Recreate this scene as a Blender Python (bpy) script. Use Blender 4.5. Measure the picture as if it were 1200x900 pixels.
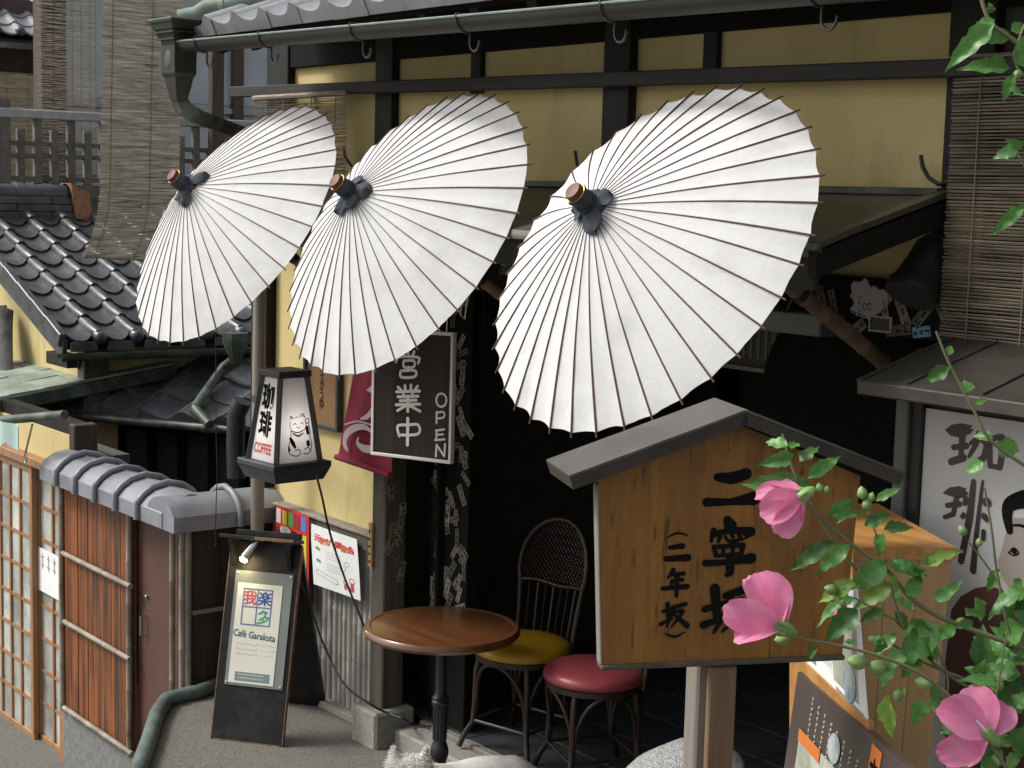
import bpy, bmesh, math, random
from mathutils import Vector, Matrix, noise
V = Vector
rnd = random.Random(7)
for o in list(bpy.data.objects):
    bpy.data.objects.remove(o)
SC = bpy.context.scene
COL = SC.collection

# ------------------------------------------------------------------ camera
FPX, PITCH, ROLL, YAW, EYE = 1900.0, math.radians(6.8), math.radians(1.5), math.radians(37.632), 2.49
FW = V((-math.cos(YAW) * math.cos(PITCH), math.sin(YAW) * math.cos(PITCH), -math.sin(PITCH)))
_r = FW.cross(V((0, 0, 1))).normalized()
_u = _r.cross(FW)
RT = _r * math.cos(ROLL) + _u * math.sin(ROLL)
UP = _u * math.cos(ROLL) - _r * math.sin(ROLL)
CAM = V((0, 0, EYE))
cd = bpy.data.cameras.new('camera')
cd.sensor_width = 36
cd.lens = FPX / 1200 * 36
cd.clip_start = 0.05
cd.clip_end = 500
cam = bpy.data.objects.new('camera', cd)
COL.objects.link(cam)
m3 = Matrix((RT, UP, -FW)).transposed()
cam.matrix_world = Matrix.Translation(CAM) @ m3.to_4x4()
SC.camera = cam

# ------------------------------------------------------------------ light
SUN_EL, SUN_AZ = math.radians(46), math.radians(222)     # azimuth measured from +Y towards +X
w = bpy.data.worlds.new('World')
SC.world = w
w.use_nodes = True
nt = w.node_tree
sky = nt.nodes.new('ShaderNodeTexSky')
sky.sky_type = 'NISHITA'
sky.sun_disc = False
sky.sun_elevation = SUN_EL
sky.sun_rotation = SUN_AZ
sky.dust_density = 4.0
sky.air_density = 1.0
hs = nt.nodes.new('ShaderNodeHueSaturation')             # an overcast sky is nearly grey
hs.inputs['Saturation'].default_value = 0.22
nt.links.new(sky.outputs[0], hs.inputs['Color'])
bg = nt.nodes['Background']
bg.inputs[1].default_value = 0.105
nt.links.new(hs.outputs[0], bg.inputs[0])
sl = bpy.data.lights.new('sun', 'SUN')
sl.energy = 1.5
sl.angle = math.radians(15)
sl.color = (1.0, 0.965, 0.91)
sun = bpy.data.objects.new('sun', sl)
COL.objects.link(sun)
sd = V((math.sin(SUN_AZ) * math.cos(SUN_EL), math.cos(SUN_AZ) * math.cos(SUN_EL), math.sin(SUN_EL)))
sun.rotation_euler = (-sd).to_track_quat('-Z', 'Y').to_euler()
sun.location = (0, -3, 8)
SC.view_settings.view_transform = 'Standard'
SC.view_settings.look = 'None'
SC.view_settings.exposure = 0.86
SC.view_settings.gamma = 1.0

# ------------------------------------------------------------------ pixels to places
def ray(x, y):
    return (FW * FPX + RT * (x - 600) - UP * (y - 450)).normalized()
def onz(x, y, z):
    d = ray(x, y); return CAM + d * ((z - EYE) / d.z)
def ony(x, y, Y):
    d = ray(x, y); return CAM + d * (Y / d.y)
def onx(x, y, X):
    d = ray(x, y); return CAM + d * (X / d.x)
def atd(x, y, D):
    d = ray(x, y); return CAM + d * (D / d.dot(FW))
def onp(x, y, p, n):
    d = ray(x, y); return CAM + d * ((p - CAM).dot(n) / d.dot(n))
def toward(p, dist):                                       # a point slid along its own ray
    return p + (CAM - p).normalized() * dist

# ------------------------------------------------------------------ scene helpers
W = {}                                                     # object -> world matrix of its frame
def tag(o, label=None, cat=None, group=None, kind=None):
    if label: o['label'] = label
    if cat: o['category'] = cat
    if group: o['group'] = group
    if kind: o['kind'] = kind
    return o
def thing(name, label, cat, mat=None, group=None):
    o = bpy.data.objects.new(name, None)
    o.empty_display_size = 0.1
    COL.objects.link(o)
    mat = Matrix.Translation(mat) if isinstance(mat, Vector) else (mat or Matrix())
    o.matrix_basis = mat
    W[o] = mat
    return tag(o, label, cat, group)
def frame(origin, right, up):                              # x right, y back, z up
    r = V(right).normalized(); n = r.cross(V(up)).normalized(); u = n.cross(r)
    m = Matrix((r, -n, u)).transposed().to_4x4()
    m.translation = origin
    return m
def put(name, mesh, mat, parent=None, world=None):         # an object that shares mesh data
    o = bpy.data.objects.new(name, mesh)
    COL.objects.link(o)
    world = world or Matrix()
    if parent:
        o.parent = parent
        o.matrix_basis = W[parent].inverted() @ world
    else:
        o.matrix_basis = world
    W[o] = world
    if mat and not mesh.materials:
        mesh.materials.append(mat)
    return o

class MB:
    def __init__(s):
        s.v = []; s.f = []
    def add(s, vs, fs):
        n = len(s.v); s.v += [V(p) for p in vs]; s.f += [tuple(i + n for i in f) for f in fs]
        return s
    def hexa(s, b, t):                                     # four bottom points, four top points, ccw
        return s.add(list(b) + list(t), [(3, 2, 1, 0), (4, 5, 6, 7)] + [(i, (i + 1) % 4, 4 + (i + 1) % 4, 4 + i) for i in range(4)])
    def box(s, x0, x1, y0, y1, z0, z1, bev=0):
        if bev <= 0:
            return s.hexa([(x0, y0, z0), (x1, y0, z0), (x1, y1, z0), (x0, y1, z0)], [(x0, y0, z1), (x1, y0, z1), (x1, y1, z1), (x0, y1, z1)])
        bm = bmesh.new()
        bmesh.ops.create_cube(bm, size=1)
        for q in bm.verts:
            q.co = V((x0 + (q.co.x + .5) * (x1 - x0), y0 + (q.co.y + .5) * (y1 - y0), z0 + (q.co.z + .5) * (z1 - z0)))
        bmesh.ops.bevel(bm, geom=bm.edges[:], offset=bev, segments=1, affect='EDGES', profile=.5)
        bm.verts.index_update()
        s.add([q.co for q in bm.verts], [[q.index for q in f.verts] for f in bm.faces])
        bm.free()
        return s
    def bar(s, a, b, w, h, up=(0, 0, 1), bev=0):           # a box from a to b
        a = V(a); b = V(b); d = (b - a); L = d.length; d.normalize()
        x = d.cross(V(up))
        x = x.normalized() if x.length > 1e-4 else V((1, 0, 0))
        z = x.cross(d)
        t = MB().box(-w / 2, w / 2, 0, L, -h / 2, h / 2, bev)
        m = Matrix((x, d, z)).transposed()
        return s.add([a + m @ p for p in t.v], t.f)
    def prism(s, poly, d):                                 # polygon of 3-D points pushed along d
        n = len(poly); d = V(d)
        return s.add([V(p) for p in poly] + [V(p) + d for p in poly], [tuple(range(n))[::-1], tuple(range(n, 2 * n))] + [(i, (i + 1) % n, n + (i + 1) % n, n + i) for i in range(n)])
    def tube(s, pts, r, n=8, cap=True):
        pts = [V(p) for p in pts]; k = len(pts)
        rs = r if isinstance(r, (list, tuple)) else [r] * k
        ref = None; rings = []
        for i, p in enumerate(pts):
            t = (pts[min(i + 1, k - 1)] - pts[max(i - 1, 0)])
            t = t.normalized() if t.length > 1e-9 else V((0, 0, 1))
            if ref is None:
                ref = t.orthogonal().normalized()
            ref = ref - t * ref.dot(t)
            ref = ref.normalized() if ref.length > 1e-6 else t.orthogonal().normalized()
            b = t.cross(ref)
            rings.append([p + (ref * math.cos(2 * math.pi * j / n) + b * math.sin(2 * math.pi * j / n)) * rs[i] for j in range(n)])
        f = []
        for i in range(k - 1):
            for j in range(n):
                a = i * n + j; b_ = i * n + (j + 1) % n
                f.append((a, b_, b_ + n, a + n))
        if cap:
            f.append(tuple(range(n))[::-1]); f.append(tuple(range((k - 1) * n, k * n)))
        return s.add([q for rr in rings for q in rr], f)
    def lathe(s, prof, o=(0, 0, 0), axis=(0, 0, 1), n=24, cap=True):   # (radius, height) pairs
        ax = V(axis).normalized(); e = ax.orthogonal().normalized(); g = ax.cross(e); o = V(o)
        vs = []; f = []
        for r, h in prof:
            for j in range(n):
                t = 2 * math.pi * j / n
                vs.append(o + ax * h + (e * math.cos(t) + g * math.sin(t)) * r)
        for i in range(len(prof) - 1):
            for j in range(n):
                a = i * n + j; b = i * n + (j + 1) % n
                f.append((a, b, b + n, a + n))
        if cap:
            f.append(tuple(range(n))[::-1]); f.append(tuple(range((len(prof) - 1) * n, len(prof) * n)))
        return s.add(vs, f)
    def grid(s, fn, nu, nv):
        vs = [fn(i / nu, j / nv) for i in range(nu + 1) for j in range(nv + 1)]
        return s.add(vs, [(i * (nv + 1) + j, (i + 1) * (nv + 1) + j, (i + 1) * (nv + 1) + j + 1, i * (nv + 1) + j + 1) for i in range(nu) for j in range(nv)])
    def sheet(s, fn, nu, nv, th, nrm=None):                # a grid given thickness along -normal
        t = MB().grid(fn, nu, nv)
        n = len(t.v); nr = V(nrm)
        s0 = len(s.v)
        s.add(t.v + [p - nr * th for p in t.v], t.f + [tuple(i + n for i in f)[::-1] for f in t.f])
        idx = [i * (nv + 1) for i in range(nu + 1)] + [nu * (nv + 1) + j for j in range(1, nv + 1)] + [i * (nv + 1) + nv for i in range(nu - 1, -1, -1)] + [j for j in range(nv - 1, 0, -1)]
        for a, b in zip(idx, idx[1:] + idx[:1]):
            s.f.append((s0 + b, s0 + a, s0 + a + n, s0 + b + n))
        return s
    def stroke(s, pts, ws, lift=0.0, n=6, sub=5):          # a brush stroke in the xz plane, facing -y
        P = [V((p[0], p[1])) for p in pts]
        if len(P) > 2:
            Q = []; Wd = []
            for i in range(len(P) - 1):
                p0 = P[max(i - 1, 0)]; p1 = P[i]; p2 = P[i + 1]; p3 = P[min(i + 2, len(P) - 1)]
                for k in range(sub):
                    t = k / sub
                    Q.append(.5 * ((2 * p1) + (p2 - p0) * t + (2 * p0 - 5 * p1 + 4 * p2 - p3) * t * t + (3 * p1 - p0 - 3 * p2 + p3) * t ** 3))
                    Wd.append(ws[i] * (1 - t) + ws[i + 1] * t)
            Q.append(P[-1]); Wd.append(ws[-1])
        else:
            Q = P; Wd = list(ws)
        L = []; R = []
        for i, p in enumerate(Q):
            t = (Q[min(i + 1, len(Q) - 1)] - Q[max(i - 1, 0)]).normalized()
            nn = V((-t.y, t.x))
            L.append(p + nn * Wd[i] / 2); R.append(p - nn * Wd[i] / 2)
        t0 = (Q[1] - Q[0]).normalized(); t1 = (Q[-1] - Q[-2]).normalized()
        c0 = []; c1 = []
        for k in range(1, n):
            a = math.pi * k / n
            n0 = V((-t0.y, t0.x)); n1 = V((-t1.y, t1.x))
            c0.append(Q[0] + (-n0 * math.cos(a) - t0 * math.sin(a)) * Wd[0] / 2)
            c1.append(Q[-1] + (n1 * math.cos(a) + t1 * math.sin(a)) * Wd[-1] / 2)
        k = len(L)
        vs = [(p.x, -lift, p.y) for p in L + R]
        fs = [(i, i + 1, k + i + 1, k + i) for i in range(k - 1)]
        s.add(vs, fs)
        s.add([(p.x, -lift, p.y) for p in [R[0]] + c0 + [L[0]]], [tuple(range(len(c0) + 2))])
        s.add([(p.x, -lift, p.y) for p in [L[-1]] + c1 + [R[-1]]], [tuple(range(len(c1) + 2))])
        return s
    def moved(s, m):
        s.v = [m @ p for p in s.v]; return s
    def mesh(s, name, mat, smooth=0):
        me = bpy.data.meshes.new(name)
        me.from_pydata([tuple(p) for p in s.v], [], s.f)
        if mat: me.materials.append(mat)
        if smooth:
            me.polygons.foreach_set('use_smooth', [True] * len(me.polygons))
            if smooth < 180: me.set_sharp_from_angle(angle=math.radians(smooth))
        me.update()
        return me
    def build(s, name, mat, parent=None, smooth=0, local=False):   # local: points already in the parent's frame
        if parent is not None:
            if not local:
                im = W[parent].inverted(); s.v = [im @ p for p in s.v]
            o = bpy.data.objects.new(name, s.mesh(name, mat, smooth))
            COL.objects.link(o); o.parent = parent; W[o] = W[parent]
            return o
        c = V((sum(p.x for p in s.v) / len(s.v), sum(p.y for p in s.v) / len(s.v), min(p.z for p in s.v)))
        s.v = [p - c for p in s.v]
        o = bpy.data.objects.new(name, s.mesh(name, mat, smooth))
        COL.objects.link(o); o.location = c; W[o] = Matrix.Translation(c)
        return o
def struct(name, mb, mat, smooth=0):
    return tag(mb.build(name, mat, None, smooth), kind='structure')

def text_mb(body, size, bold=0.0, line=1.0, sx=1.0):        # lettering in the xz plane, facing -y, centred
    cu = bpy.data.curves.new('lettering', 'FONT')
    cu.body = body; cu.size = size; cu.offset = bold; cu.space_line = line
    cu.align_x = 'CENTER'; cu.align_y = 'CENTER'; cu.resolution_u = 3
    o = bpy.data.objects.new('lettering', cu)
    COL.objects.link(o)
    dg = bpy.context.evaluated_depsgraph_get()
    me = bpy.data.meshes.new_from_object(o.evaluated_get(dg))
    mb = MB()
    if len(me.vertices):
        xs = [q.co.x for q in me.vertices]; ys = [q.co.y for q in me.vertices]
        cx = (min(xs) + max(xs)) / 2; cy = (min(ys) + max(ys)) / 2
        mb.add([((q.co.x - cx) * sx, 0, q.co.y - cy) for q in me.vertices], [tuple(p.vertices) for p in me.polygons])
    bpy.data.objects.remove(o); bpy.data.curves.remove(cu); bpy.data.meshes.remove(me)
    return mb
def at(mb, x, z, y=0, rot=0):                              # slide a flat mark in its sign's frame
    return mb.moved(Matrix.Translation((x, y, z)) @ Matrix.Rotation(rot, 4, 'Y'))
def rect(x0, x1, z0, z1, y=0):
    return MB().add([(x0, y, z0), (x1, y, z0), (x1, y, z1), (x0, y, z1)], [(0, 1, 2, 3)])

# ------------------------------------------------------------------ materials
def mat(name, c1, c2=None, scale=6, stretch=(1, 1, 1), rough=.6, bump=0, bscale=None, lo=.35, hi=.65, metal=0, spec=.5, vary=0, c3=None, s3=2.0, transl=0, coat=0, alpha=1, emit=None, estr=0, detail=6, r2=None, bstretch=None, fleck=None):
    m = bpy.data.materials.new(name); m.use_nodes = True
    n = m.node_tree.nodes; L = m.node_tree.links
    b = n['Principled BSDF']
    b.inputs['Roughness'].default_value = rough
    b.inputs['Metallic'].default_value = metal
    b.inputs['Specular IOR Level'].default_value = spec
    b.inputs['Coat Weight'].default_value = coat
    b.inputs['Coat Roughness'].default_value = .15
    b.inputs['Alpha'].default_value = alpha
    if emit:
        b.inputs['Emission Color'].default_value = (*emit, 1); b.inputs['Emission Strength'].default_value = estr
    col = None
    tc = n.new('ShaderNodeTexCoord')
    oi = n.new('ShaderNodeObjectInfo')
    add = n.new('ShaderNodeVectorMath'); add.operation = 'ADD'
    mul = n.new('ShaderNodeMath'); mul.operation = 'MULTIPLY'; mul.inputs[1].default_value = 37.0
    L.new(oi.outputs['Random'], mul.inputs[0])
    L.new(tc.outputs['Object'], add.inputs[0]); L.new(mul.outputs[0], add.inputs[1])
    def nz(sc, st, det=detail):
        mp = n.new('ShaderNodeMapping'); mp.inputs['Scale'].default_value = st
        L.new(add.outputs[0], mp.inputs[0])
        t = n.new('ShaderNodeTexNoise'); t.inputs['Scale'].default_value = sc; t.inputs['Detail'].default_value = det
        t.inputs['Roughness'].default_value = .62
        L.new(mp.outputs[0], t.inputs[0]); return t
    def ramp(t, a, p, q, c, d):
        r = n.new('ShaderNodeValToRGB')
        r.color_ramp.elements[0].position = p; r.color_ramp.elements[0].color = (*c, 1)
        r.color_ramp.elements[1].position = q; r.color_ramp.elements[1].color = (*d, 1)
        L.new(t.outputs[0], r.inputs[0]); return r
    if c2:
        t = nz(scale, stretch); col = ramp(t, 0, lo, hi, c1, c2).outputs[0]
        if r2 is not None:
            mr = n.new('ShaderNodeMapRange'); mr.inputs['From Min'].default_value = .3; mr.inputs['From Max'].default_value = .7
            mr.inputs['To Min'].default_value = rough; mr.inputs['To Max'].default_value = r2
            L.new(t.outputs[0], mr.inputs[0]); L.new(mr.outputs[0], b.inputs['Roughness'])
    else:
        b.inputs['Base Color'].default_value = (*c1, 1)
    if c3:
        t3 = nz(s3, (1, 1, 1), 4); r3 = ramp(t3, 0, .5, .72, (0, 0, 0), (1, 1, 1))
        mx = n.new('ShaderNodeMix'); mx.data_type = 'RGBA'
        L.new(r3.outputs[0], mx.inputs[0]); L.new(col, mx.inputs[6]); mx.inputs[7].default_value = (*c3, 1)
        col = mx.outputs[2]
    if fleck:                                              # small dark marks along the grain
        tf = nz(fleck[0], fleck[1], 3); rf = ramp(tf, 0, fleck[2], fleck[2] + .09, (1, 1, 1), (fleck[3],) * 3)
        mf = n.new('ShaderNodeMix'); mf.data_type = 'RGBA'; mf.blend_type = 'MULTIPLY'; mf.inputs[0].default_value = 1
        L.new(col, mf.inputs[6]); L.new(rf.outputs[0], mf.inputs[7]); col = mf.outputs[2]
    if vary:
        if col is None:
            rgb = n.new('ShaderNodeRGB'); rgb.outputs[0].default_value = (*c1, 1); col = rgb.outputs[0]
        h = n.new('ShaderNodeHueSaturation')
        mr = n.new('ShaderNodeMapRange'); mr.inputs['To Min'].default_value = 1 - vary; mr.inputs['To Max'].default_value = 1 + vary
        L.new(oi.outputs['Random'], mr.inputs[0]); L.new(mr.outputs[0], h.inputs['Value']); L.new(col, h.inputs['Color'])
        col = h.outputs[0]
    if col is not None:
        L.new(col, b.inputs['Base Color'])
    if bump:
        t = nz(bscale or scale * 3, bstretch or stretch); bp = n.new('ShaderNodeBump'); bp.inputs['Strength'].default_value = bump
        bp.inputs['Distance'].default_value = .01
        L.new(t.outputs[0], bp.inputs['Height']); L.new(bp.outputs[0], b.inputs['Normal'])
    if transl:
        tr = n.new('ShaderNodeBsdfTranslucent'); ms = n.new('ShaderNodeMixShader'); ms.inputs[0].default_value = transl
        if col is not None: L.new(col, tr.inputs[0])
        else: tr.inputs[0].default_value = (*c1, 1)
        L.new(b.outputs[0], ms.inputs[1]); L.new(tr.outputs[0], ms.inputs[2])
        L.new(ms.outputs[0], n['Material Output'].inputs[0])
    return m
MT = {}
def D(key, *a, **k):
    MT[key] = mat(key, *a, **k)
D('paper', (.79, .795, .79), (.86, .86, .85), 3, rough=.8, bump=.22, bscale=45, transl=.24, c3=(.72, .715, .69), s3=5)
D('rib', (.065, .019, .016), (.10, .030, .025), 20, rough=.5)
D('capcloth', (.026, .034, .045), (.055, .068, .085), 30, rough=.8, bump=.3, bscale=80)
D('finial', (.085, .020, .008), (.14, .036, .013), 40, rough=.5)
D('brass', (.55, .38, .10), rough=.35, metal=1)
D('plaster', (.53, .425, .185), (.59, .48, .225), 2.5, rough=.9, bump=.25, bscale=120, c3=(.45, .355, .155), s3=1.3, fleck=(4, (1, 1, .25), .58, .84))
D('darkwood', (.011, .010, .009), (.024, .021, .018), 9, (1, 1, .12), rough=.6, bump=.3, spec=.22)
D('beamwood', (.02, .0175, .015), (.042, .036, .031), 9, (.08, 1, 1), rough=.65, bump=.3, spec=.3)
D('postwood', (.05, .042, .03), (.10, .085, .06), 14, (1, 1, .08), rough=.7, bump=.4)
D('blackwood', (.006, .006, .006), (.011, .010, .009), 9, rough=.8, bump=.2, spec=.12)
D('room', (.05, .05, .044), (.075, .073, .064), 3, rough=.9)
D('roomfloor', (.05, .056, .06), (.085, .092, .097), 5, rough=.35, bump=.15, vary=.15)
D('tile', (.030, .032, .035), (.068, .071, .076), 9, rough=.28, bump=.15, bscale=40, vary=.22, c3=(.09, .094, .096), s3=6, r2=.45)
D('tile_dark', (.035, .039, .042), (.078, .084, .09), 9, rough=.42, bump=.25, bscale=30, vary=.25, c3=(.09, .095, .09), s3=7)
D('tile_eave', (.20, .205, .215), (.28, .285, .295), 9, rough=.35, bump=.12, bscale=30, vary=.12)
D('tile_cap', (.17, .18, .20), (.24, .25, .27), 8, rough=.42, bump=.12, bscale=40, vary=.08)
D('verdigris', (.10, .135, .115), (.215, .27, .235), 7, (1, .35, 1), rough=.55, c3=(.13, .12, .08), s3=2.2, bump=.1)
D('copper_roof', (.19, .25, .215), (.37, .43, .38), 7, (1, .35, 1), rough=.5, c3=(.17, .165, .12), s3=2.6, bump=.1)
D('copper_dark', (.045, .05, .04), (.085, .09, .07), 10, rough=.45, metal=.35, c3=(.11, .15, .12), s3=5, bump=.12)
D('gutter', (.018, .018, .013), (.034, .034, .025), 8, (.2, 1, 1), rough=.55, metal=.1, spec=.3, c3=(.028, .034, .026), s3=4)
D('gutter_edge', (.13, .19, .16), (.20, .27, .23), 15, rough=.5)
D('awning', (.062, .056, .042), (.10, .09, .066), 5, (.5, 2, 1), rough=.45, metal=.3, bump=.15, bscale=18, c3=(.12, .115, .09), s3=3)
D('fascia', (.008, .008, .0075), (.014, .0135, .0125), 8, rough=.6, bump=.15, spec=.2)
D('caseroof', (.034, .030, .025), (.06, .053, .044), 5, rough=.45, metal=.2, bump=.12, c3=(.07, .066, .056), s3=3)
D('boards', (.27, .080, .016), (.035, .018, .011), 34, (1, 1, .022), rough=.6, bump=.8, c3=(.040, .024, .016), s3=1.5, lo=.45, hi=.64, fleck=(70, (1, 1, .03), .56, .45))
D('boards_dark', (.018, .013, .010), (.045, .032, .022), 30, (1, 1, .03), rough=.65, bump=.5, lo=.35, hi=.7)
D('doorpanel', (.075, .034, .022), (.09, .042, .028), 6, rough=.55)
D('bamboo_old', (.19, .16, .12), (.32, .28, .22), 14, (1, 1, .15), rough=.6, bump=.3, c3=(.11, .09, .065), s3=5)
D('bamboo_grey', (.26, .25, .22), (.40, .385, .345), 18, (1, 1, .12), rough=.65, bump=.3, vary=.2)
D('bamboo_brown', (.10, .06, .03), (.19, .125, .07), 12, (1, 1, .2), rough=.5, bump=.2)
D('concrete', (.088, .085, .070), (.19, .183, .156), 130, rough=.85, bump=.9, bscale=150, c3=(.07, .068, .058), s3=1.5, lo=.36, hi=.60)
D('foundation', (.12, .12, .115), (.2, .2, .19), 25, rough=.85, bump=.5, bscale=50)
D('granite', (.10, .10, .10), (.40, .40, .385), 170, rough=.7, bump=.3, bscale=150, lo=.42, hi=.56)
D('kerbstone', (.19, .183, .158), (.29, .28, .245), 70, rough=.8, bump=.3, bscale=90, c3=(.2, .19, .16), s3=4)
D('doorwood', (.25, .125, .055), (.34, .18, .085), 16, (1, 1, .1), rough=.5, bump=.2)
D('doorglass', (.22, .23, .21), (.55, .56, .52), 3.2, rough=.06, spec=.8, vary=.35)  # pale patches and per-pane tones paint in the glass's bright reflections
D('darkglass', (.03, .032, .034), (.055, .058, .06), 3, rough=.15, spec=.6, vary=.3)
D('reed', (.24, .205, .155), (.76, .68, .55), 110, (.05, .05, 1), rough=.85, c3=(.50, .44, .33), s3=2.5)
D('reed_light', (.30, .24, .15), (.48, .40, .27), 40, (.15, .15, 1), rough=.85)
D('reed_grey', (.10, .08, .057), (.36, .30, .225), 90, (.05, .05, 1), rough=.8)
D('cord', (.2, .17, .13), rough=.9)
D('railwood', (.085, .078, .068), (.15, .14, .125), 12, rough=.8, bump=.3, vary=.2)
D('railtop', (.26, .26, .26), (.36, .36, .355), 10, rough=.8, bump=.2)
D('greywall', (.33, .36, .385), (.40, .43, .45), 3, rough=.5)
D('brownpost', (.045, .03, .022), (.075, .05, .037), 10, (1, 1, .1), rough=.7, bump=.2)
D('rust', (.22, .085, .04), (.30, .14, .08), 20, rough=.7, bump=.2)
D('tabletop', (.085, .032, .012), (.135, .052, .018), 9, (.25, 2.5, 1), rough=.28, coat=.35)
D('ironblack', (.010, .010, .011), (.016, .016, .017), 20, rough=.5, bump=.15)
D('matblack', (.006, .006, .006), (.009, .009, .009), 20, rough=.95, spec=.1)
D('pipe_old', (.05, .068, .065), (.125, .16, .15), 9, rough=.55, bump=.2, c3=(.06, .055, .04), s3=6)
D('vinyl_yellow', (.42, .24, .012), (.46, .27, .016), 8, rough=.38, bump=.06, bscale=200)
D('vinyl_pink', (.27, .045, .055), (.31, .058, .068), 8, rough=.38, bump=.06, bscale=200)
D('rattan', (.018, .010, .006), (.036, .019, .011), 20, rough=.4, bump=.2)
D('signwood', (.31, .135, .021), (.175, .070, .013), 24, (1, 1, .045), rough=.5, bump=.3, fleck=(48, (1, 1, .16), .60, .35), c3=(.17, .07, .015), s3=4.5, lo=.36, hi=.74)
D('signroof', (.085, .076, .068), (.14, .128, .118), 6, rough=.38, bump=.15, metal=.55, r2=.55)
D('signroof_wood', (.026, .020, .016), (.045, .035, .028), 14, rough=.5)
D('postgrey', (.16, .14, .115), (.25, .225, .19), 16, (1, 1, .07), rough=.75, bump=.4)
D('ink', (.008, .0075, .0075), rough=.85, spec=.12)
D('boxwood', (.50, .27, .085), (.34, .145, .038), 20, (.10, 1, 1), rough=.4, bump=.12, lo=.35, hi=.68, fleck=(9, (.5, 1, 1), .70, .4))
D('boxside', (.46, .29, .13), (.37, .22, .095), 14, (1, 1, .08), rough=.55, bump=.12)
D('white', (.72, .72, .70), (.76, .76, .74), 6, rough=.7)
D('whitepaper', (.70, .70, .685), (.77, .77, .755), 8, rough=.75, bump=.12, bscale=12)
D('poster_grey', (.52, .52, .51), (.57, .57, .56), 4, rough=.3, spec=.5)
D('poster_ink', (.05, .035, .035), rough=.4)
D('poster_maroon', (.105, .052, .046), rough=.35)
D('poster_skin', (.36, .31, .275), rough=.35)
D('lamp_panel', (.72, .70, .69), (.76, .75, .74), 4, rough=.45, transl=.45)
D('lampblack', (.028, .03, .033), (.045, .048, .052), 12, rough=.5, bump=.15)
D('red', (.55, .03, .025), rough=.5)
D('crimson', (.235, .012, .035), (.29, .018, .045), 6, rough=.8, bump=.2, bscale=90)
D('pinkwhite', (.62, .53, .54), rough=.8)
D('postbrown', (.15, .095, .048), (.22, .145, .08), 16, (1, 1, .07), rough=.7, bump=.35)
D('board_black', (.007, .0073, .0077), (.014, .0145, .015), 14, rough=.5, bump=.2, c3=(.036, .033, .03), s3=5, spec=.25)
D('edgewear', (.22, .12, .055), (.12, .07, .035), 40, rough=.7)
D('clearcover', (.16, .18, .16), (.2, .22, .2), 5, rough=.2, spec=.6)
D('cream', (.66, .65, .55), (.70, .69, .60), 5, rough=.35)
D('frameblue', (.12, .16, .30), rough=.5)
D('ink_blue', (.02, .06, .28), rough=.5)
D('ink_red', (.50, .08, .10), rough=.5)
D('ink_green', (.03, .30, .16), rough=.5)
D('ink_teal', (.03, .08, .12), rough=.5)
D('ink_grey', (.30, .31, .31), rough=.5)
D('tealbox', (.17, .24, .23), rough=.5)
D('openwood', (.016, .012, .009), (.034, .025, .019), 12, (1, 1, .07), rough=.65, bump=.3, spec=.2)
D('offwhite', (.58, .56, .50), rough=.6)
D('yellow', (.65, .52, .05), rough=.5)
D('orange', (.55, .16, .03), rough=.5)
D('blue', (.06, .20, .50), rough=.5)
D('green', (.10, .34, .08), rough=.5)
D('sticker', (.13, .115, .085), (.21, .185, .14), 20, rough=.75, vary=.55)
D('sticker_blue', (.13, .27, .37), rough=.7, vary=.2)
D('sticker_pale', (.40, .36, .35), rough=.7)
D('cable', (.01, .01, .01), rough=.5)
D('plaquewood', (.19, .095, .03), (.26, .135, .05), 60, rough=.6, bump=.3)
D('leaf', (.055, .165, .03), (.095, .24, .05), 8, rough=.42, vary=.4, transl=.25)
D('leaf_light', (.17, .30, .045), (.24, .36, .07), 8, rough=.45, vary=.25, transl=.3)
D('stem', (.105, .13, .05), (.16, .15, .075), 20, rough=.6)
D('bud', (.16, .27, .075), (.22, .33, .11), 20, rough=.5, vary=.2)
D('petal', (.72, .17, .35), (.80, .31, .48), 2.2, rough=.55, transl=.3, vary=.08)
D('petal_dark', (.60, .06, .17), rough=.55)
D('drybud', (.35, .24, .11), rough=.8)
D('fur', (.72, .70, .65), (.80, .78, .74), 30, rough=.9, transl=.35)
D('menu_brown', (.06, .045, .04), (.085, .065, .055), 3, rough=.35)
D('photo', (.25, .30, .22), (.55, .52, .45), 9, rough=.25)
D('photo_blue', (.14, .20, .24), (.45, .50, .50), 12, rough=.25)
D('weave', (.022, .022, .021), (.05, .05, .047), 70, rough=.7)
D('tarp', (.045, .042, .04), (.10, .095, .09), 9, rough=.7, bump=.4)
D('valance', (.36, .50, .46), (.42, .56, .52), 6, rough=.8)
D('bulb', (1, .8, .4), rough=.3, emit=(1, .72, .28), estr=14)
D('chrome', (.5, .5, .5), rough=.25, metal=1)
D('plastic', (.09, .09, .085), (.11, .11, .105), 6, rough=.5)
# ================================================================== THE SETTING
YF = 3.98                                                  # the cafe front stands on the plane y = YF
ground = struct('ground', MB().add([(-150, -150, -1.3), (150, -150, -1.3), (150, 150, -1.3), (-150, 150, -1.3)], [(0, 1, 2, 3)]), MT['concrete'])
# the lower street outside the lattice door, and the raised forecourt of the cafe
struct('street', MB().box(-30, -5.2, -14, 3.62, -1.29, -.90), MT['concrete'])
fp = [(-7.16, 4.02), (-7.10, 3.66), (-7.05, 3.32), (-6.24, 2.80), (-4.6, 1.6), (-2.6, -.6), (-2.0, -8), (9, -8), (9, 4.02)]
struct('forecourt', MB().prism([(x, y, -1.28) for x, y in fp][::1], (0, 0, 1.28)), MT['concrete'])

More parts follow.
